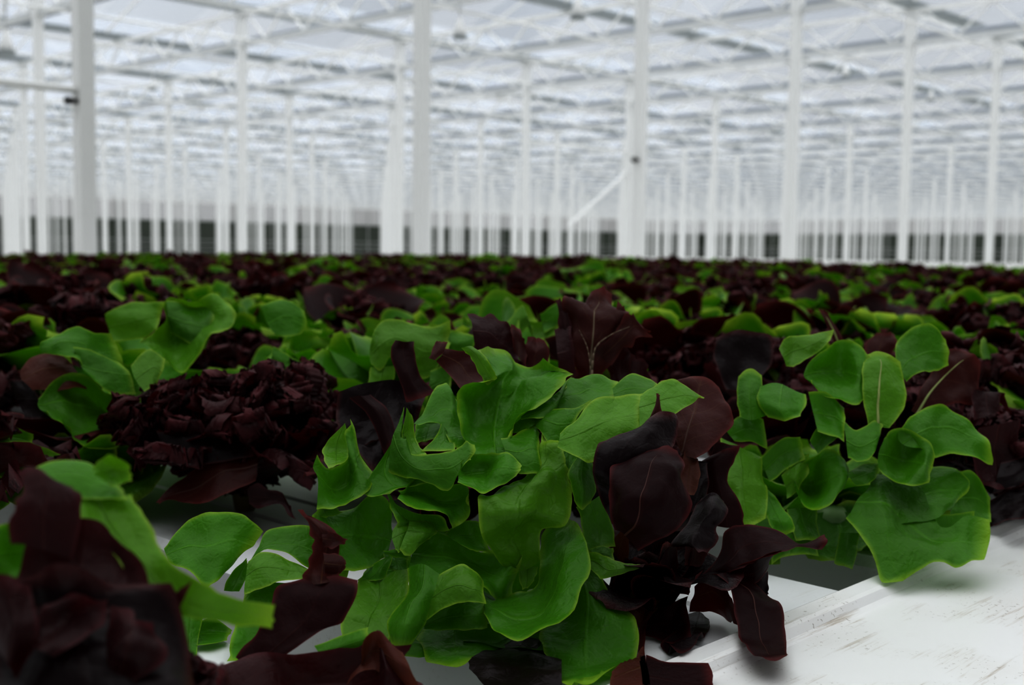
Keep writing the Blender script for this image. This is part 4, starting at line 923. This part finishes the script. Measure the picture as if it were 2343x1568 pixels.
trace(P,d,[[(2240,980,-.5),(2330,960,0)],[(2230,1060,-1),(2325,1060,-.6)],[(2255,1110,-1.3),(2310,1120,-1)]],'f',1.2,2,tooth=3)
trace(P,d,[[(2270,1130,-1),(2290,1060,-.6)],[(2300,1120,-1.2),(2360,1050,-.6)],[(2330,1110,-1.4),(2400,1080,-.6)]],'k',.8,2)
trace(P,d,[[(2255,1210,-1.4),(2250,1150,-1)],[(2300,1195,-2),(2310,1120,-1.2)],[(2350,1185,-2),(2370,1110,-1.2)]],'k',.6,2)
filler(P,'f',10,.78,.5,(.03,-.0,0),name='frilly_foliage')
P = hero('red_oakleaf_lettuce',1720,1010,1.06,'near-black cupped red leaf head behind the right green lettuce')
d=1.0
trace(P,d,[[(1665,890,-1),(1700,885,-.8),(1745,855,-.5)],[(1637,820,-.3),(1695,820,.3),(1768,820,0)],[(1640,770,.4),(1690,755,.7),(1765,770,.7)]],'k',.4)
filler(P,'r',11,.78,.9,(0,0,0))
P = hero('frilly_red_lettuce',1960,1000,1.12,'frilly purple-red lettuce peeping above the right green head')
d=1.05
trace(P,d,[[(1990,835,0),(2025,840,0)],[(1985,790,.5),(2045,790,.5)],[(2005,765,1),(2040,770,1)]],'R',1.5,1.5,tooth=3)
trace(P,d,[[(1915,800,0),(1935,800,0)],[(1890,740,.5),(1915,750,.5)],[(1875,710,.8),(1890,715,.8)]],'R',1.2,1.5,tooth=3,rib=(RIB_G,.0012))
filler(P,'f',12,.95,.9,(0,0,0),name='frilly_foliage')

# ---- left group
P = hero('green_lettuce',250,1130,.96,'green lettuce at left with a cupped front leaf and wavy upright leaves')
stem(P,.03)
d=.92
trace(P,d,[[(88,915,.5),(87,925,.2),(100,940,0)],[(128,868,1.5),(140,915,1.3),(150,965,-.6)],[(172,853,2),(190,935,2.4),(172,1012,-1.2)],[(211,868,2),(225,940,3),(200,1027,-1.3)],[(243,900,2.4),(255,960,3),(255,1017,-1)],[(290,900,3),(290,950,1.8),(301,990,-.4)],[(335,855,3.6),(335,920,2.4),(345,1000,1)]],'g',.2)
trace(P,d,[[(89,788,2),(92,800,2),(100,806,2)],[(128,765,2.8),(140,790,2.2),(170,825,1.6)],[(175,746,3.2),(190,785,2.6),(210,850,2)],[(215,765,3.2),(225,805,2.8),(245,860,2.2)],[(255,770,3.4),(270,800,3),(290,860,2.6)]],'g',.2)
trace(P,d,[[(166,798,1.8),(185,830,1.6),(215,868,1.2)],[(200,800,2.4),(240,850,2),(250,895,1.6)],[(270,830,2.6),(300,860,2.2),(310,905,2)]],'g',.2)
trace(P,d,[[(300,840,2),(310,870,1.4),(330,895,1)],[(340,800,2.6),(350,840,2),(350,880,1.4)],[(378,820,2.6),(370,850,2.2),(355,895,1.6)]],'p',.8)
trace(P,d,[[(278,955,.6),(290,985,.2),(310,1035,-.2)],[(322,910,1),(328,970,.6),(347,1050,0)]],'g',.3)
trace(P,d,[[(270,840,3.4),(290,930,3)],[(320,830,3.4),(340,930,3)]],'g',.3)
filler(P,'g',13,.6,.9,(0,0,0))
P = hero('red_oakleaf_lettuce',120,1110,.98,'brownish dark red lettuce behind and under the left green head')
d=.95
trace(P,d,[[(45,850,0),(50,870,-.2),(75,895,-.5)],[(80,815,1),(110,850,.3),(150,890,-.3)],[(140,810,1.2),(170,840,.8),(200,885,.2)]],'b',.3)
trace(P,d,[[(70,930,0),(80,1000,-.8),(100,1050,-1.2)],[(120,930,.2),(150,980,-.5),(160,1047,-1)],[(165,960,.3),(190,1010,-.2),(212,1042,-.6)]],'r',.4,1.5)
trace(P,d,[[(20,870,0),(60,960,-.5)],[(60,870,.4),(130,960,-.3)]],'k',.5)
filler(P,'r',14,.8,.2,(0,0,0))
P = hero('green_lettuce',20,1120,.88,'light green leaves of a lettuce cut by the left edge of the picture')
d=.85
trace(P,d,[[(-40,1035,0),(-40,1100,-1)],[(40,1010,.6),(30,1080,-.4)],[(100,1025,.4),(60,1065,0)],[(160,1050,0),(150,1058,-.2)]],'p',.4)
trace(P,d,[[(-40,985,1),(-40,1040,.4)],[(20,975,1),(30,1030,.4)],[(75,995,.8),(70,1030,.4)]],'g',.3)
trace(P,.80,[[(-40,1100,0),(-30,1180,-.4)],[(0,1090,0),(10,1165,-.4)],[(15,1120,0),(18,1150,-.2)]],'g',.3)
filler(P,'g',15,.5,.2,(-.05,.0,0))
P = hero('green_lettuce',450,1010,1.12,'green lettuce with a ruffled upright leaf behind the left frilly red head')
d=1.06
trace(P,d,[[(320,785,0),(350,800,-.3),(385,825,-.6)],[(375,740,.6),(390,790,1.3),(420,850,-.9)],[(385,684,2),(420,740,2.6),(450,802,-.5)],[(440,690,2.2),(460,730,2.8),(480,764,0)],[(490,675,2.4),(510,710,1.6),(525,752,.6)],[(525,695,2),(538,715,1.7),(540,728,1.5)]],'p',.3)
trace(P,d,[[(380,690,2),(390,760,1.4)],[(440,695,2.4),(440,790,.8)],[(500,690,2.4),(470,800,1)]],'g',.3)
trace(P,1.16,[[(240,720,0),(250,775,-.5)],[(300,690,.5),(320,775,-.3)],[(375,690,.6),(360,755,0)]],'p',.4)
trace(P,1.12,[[(595,700,0),(612,740,-.3),(632,766,-.5)],[(650,685,1),(655,725,.3),(660,767,-.4)],[(695,715,.8),(700,740,.4),(690,762,0)]],'g',.3)
trace(P,1.02,[[(625,795,0),(620,832,-.3)],[(655,812,.1),(642,862,-.3)],[(692,830,0),(672,857,-.2)]],'g',.3)
filler(P,'g',16,.85,.2,(0,0,0))
P = hero('frilly_red_lettuce',560,1120,.95,'frilly dark red lettuce head left of centre with a broad smooth leaf at its foot')
d=.86
stem(P,.03,.010,RIB_R)
trace(P,d,[[(590,1030,1),(590,1065,.3),(585,1100,-.3)],[(520,1035,1),(520,1080,0),(515,1130,-.8)],[(450,1068,.6),(450,1105,-.2),(455,1149,-.9)],[(390,1115,0),(390,1135,-.2),(400,1144,-.5)],[(360,1150,-.4),(362,1151,-.4),(366,1152,-.4)]],'R',.3,rib=(RIB_D,.0010))
trace(P,d,[[(360,990,1),(400,1080,0)],[(450,990,1.2),(480,1060,.2)],[(590,990,1.2),(580,1050,.4)]],'k',.6,1.5)
trace(P,d,[[(565,1120,0),(570,1150,0)],[(620,1125,0),(615,1155,0)],[(650,1135,0),(650,1155,0)],[(668,1165,-.3),(671,1180,-.3)]],'f',1.5,1.5,tooth=5)
filler(P,'f',17,1.02,.2,(0,0,.0),name='frilly_foliage')
filler(P,'f',18,.72,1.2,(-.012,.004,.034),.25,2.0,name='frilly_foliage')

# ---- very near blurred plants, lower left
P = hero('green_lettuce',420,1500,.44,'blurred bent green leaf on a long stalk very near the camera at lower left')
d=.385
trace(P,d,[[(60,1080,.5),(70,1100,.2),(90,1117,0)],[(150,1060,1),(155,1095,.4),(165,1137,0)],[(215,1075,1),(220,1105,.4),(220,1137,0)],[(270,1110,.5),(280,1120,.3),(292,1132,0)]],'g',.2)
trace(P,d,[[(208,1070,0),(230,1102,0)],[(250,1046,0),(265,1110,0)],[(292,1065,0),(299,1097,0)]],'p',.2)
trace(P,d,[[(155,1135,0),(220,1140,.2),(294,1130,.4)],[(200,1205,-.4),(260,1210,-.2),(332,1185,0)],[(260,1270,-.8),(310,1270,-.6),(362,1250,-.4)],[(330,1350,-1),(370,1340,-.9),(392,1290,-.8)],[(400,1402,-1),(430,1375,-1),(452,1328,-1)],[(500,1422,-.8),(505,1395,-.8),(512,1365,-.8)],[(620,1437,-.5),(624,1412,-.5),(628,1390,-.5)]],'p',.2,.5)
trace(P,d,[[(-40,1205,.3),(-30,1345,0)],[(40,1200,.4),(50,1320,0)],[(88,1230,.4),(82,1295,.2)]],'g',.2)
trace(P,d,[[(90,1400,-.2),(110,1440,-.4)],[(150,1395,0),(160,1440,-.2)]],'g',.2)
P = hero('frilly_red_lettuce',190,1700,.42,'large blurred frilly dark red lettuce filling the lower left corner')
d=.36
trace(P,d,[[(40,1240,0),(100,1260,0),(165,1280,0)],[(28,1190,0),(100,1190,.2),(185,1190,0)],[(60,1140,.3),(110,1130,.4),(165,1120,.4)],[(45,1080,.5),(80,1068,.6),(130,1090,.6)]],'f',3,1.5,tooth=3)
trace(P,d,[[(-20,1400,0),(150,1400,-.5),(350,1400,0)],[(60,1300,.5),(180,1290,.3),(315,1310,.5)],[(100,1230,.8),(200,1215,.8),(265,1235,.8)]],'f',4,1.5,tooth=3)
trace(P,d,[[(-30,1620,-1),(200,1620,-1.5),(435,1620,-1)],[(-30,1450,0),(180,1450,-.6),(430,1470,0)],[(-30,1330,.5),(150,1340,0),(345,1370,.4)]],'k',6,2,tooth=4)
trace(P,d,[[(290,1500,0),(425,1510,0)],[(325,1400,.2),(405,1425,.2)],[(385,1355,.3),(438,1348,.3)]],'f',3,1.5,tooth=3)
trace(P,d,[[(60,1480,-1),(120,1500,-1.2)],[(100,1400,-.8),(200,1440,-1)],[(150,1360,-.4),(230,1380,-.6)]],'f',4,1.5,tooth=3)
trace(P,d,[[(230,1560,-1),(300,1590,-1.2)],[(240,1480,-.8),(350,1500,-1)],[(270,1400,-.4),(340,1430,-.6)]],'f',4,1.5,tooth=3)
trace(P,d,[[(-30,1480,-1),(60,1560,-1.2)],[(-30,1400,-.6),(80,1440,-1)],[(-20,1330,-.2),(60,1360,-.6)]],'f',4,1.5,tooth=3)
filler(P,'f',21,.50,.4,at(110,1560,.36)-P.location-Vector((0,0,.05)),name='frilly_foliage')
P = hero('red_oakleaf_lettuce',640,1700,.56,'soft-focus dark red lettuce with one jagged upright leaf in front of the big green head')
d=.545
trace(P,d,[[(703,1340,.2),(765,1330,.2)],[(712,1290,.4),(766,1303,.5)],[(720,1250,.6),(775,1245,.8)],[(716,1215,.8),(752,1212,.9)],[(696,1177,1),(704,1178,1)]],'R',.8,tooth=3)
trace(P,d,[[(735,1215,.8),(740,1250,.7)],[(770,1222,.8),(765,1252,.7)],[(792,1236,.8),(788,1242,.8)]],'R',.3)
trace(P,d,[[(740,1270,.6),(745,1310,.5)],[(775,1275,.6),(770,1312,.5)],[(789,1285,.6),(785,1300,.6)]],'R',.3)
trace(P,d,[[(545,1510,-1),(580,1530,-1.2),(640,1515,-1.2)],[(590,1450,-.6),(640,1480,-.9),(725,1458,-.8)],[(620,1395,-.3),(700,1420,-.6),(776,1428,-.4)],[(638,1352,0),(730,1360,-.3),(812,1368,0)],[(700,1318,.2),(760,1313,.2),(817,1328,.3)]],'r',.6,tooth=2)
trace(P,.515,[[(480,1575,0),(500,1640,-.5)],[(560,1520,.2),(600,1640,-.5)],[(700,1500,.3),(720,1640,-.6)],[(820,1490,.3),(830,1640,-.6)],[(865,1450,.4),(900,1610,-.4)],[(925,1490,.3),(958,1570,-.2)]],'f',1.2,1.5,tooth=3)
trace(P,.51,[[(800,1570,0),(830,1500,.1)],[(850,1530,.2),(852,1452,.3)],[(900,1560,.2),(890,1460,.3)],[(955,1575,0),(925,1495,.2)]],'b',.8,1.5,tooth=2)
trace(P,.53,[[(720,1480,0),(740,1510,-.2)],[(780,1455,0),(800,1500,-.2)],[(840,1440,0),(850,1480,-.1)]],'g',.4)
# ------------------------------------------------------------------ place the heads
def ordn(i): return ORD[i] if i < 20 else f'{i+1}th'
for kd in 'grf':
    name, desc, mt = KN[kd]
    hs = sorted([h for h in HEADS if h[0]==kd and h[10] > 0], key=lambda h:h[10])
    inn = [h for h in hs if not h[11]]
    ind, rest = inn[:290], inn[290:]+[h for h in hs if h[11]]
    bands = [(0,1.55,'first band behind the front heads'),(1.55,2.05,'second band behind the front heads')]
    labels = {}
    for lo,hi,nm in bands:
        sel = sorted([h for h in ind if lo <= h[10] < hi], key=lambda h:h[8])
        for i,h in enumerate(sel):
            labels[id(h)] = (f'blurred {desc.replace(" head","")}, {ordn(i)} from left in the {nm}', f'{desc}s in the {nm}')
    for h in ind:
        _,x,y,rot,la,ln,sc,v,px,py,d = h[:11]
        me = variant(kd,v,0 if d < 2.2 else (1 if d < 4.5 else 2))[0]
        o = link(name,me)
        axis = Vector((-math.sin(la),math.cos(la),0))
        Mx = Matrix.Translation((x,y,ZT+.001)) @ Matrix.Rotation(ln,4,axis) @ Matrix.Rotation(rot,4,'Z') @ Matrix.Scale(sc,4)
        o.matrix_world = Mx
        if id(h) in labels: lab, gr = labels[id(h)]
        elif d < 4.5: lab, gr = f'blurred {desc} deep among the middle rows of the bed', f'{desc}s in the middle rows'
        else: lab, gr = f'tiny blurred {desc} in the far rows of the bed', f'{desc}s in the far rows'
        tag(o,lab,'lettuce',gr)
    if rest:
        Vs,Fs,As,b = [],[],[],0
        for h in rest:
            _,x,y,rot,la,ln,sc,v,px,py,d = h[:11]
            V,F,A = variant(kd,v,2)[1:]
            axis = Vector((-math.sin(la),math.cos(la),0))
            Mx = np.array(Matrix.Translation((x,y,ZT+.001)) @ Matrix.Rotation(ln,4,axis) @ Matrix.Rotation(rot,4,'Z') @ Matrix.Scale(sc,4))
            Vs.append(V@Mx[:3,:3].T+Mx[:3,3]); Fs.append(F+b); As.append(A); b += len(V)
        o = link(name+'_foliage',mesh_from('far_foliage',np.concatenate(Vs),np.concatenate(Fs),np.concatenate(As)),mt)
        tag(o,f'mass of {desc}s at the very back and the far sides of the bed','lettuce',None,'stuff')
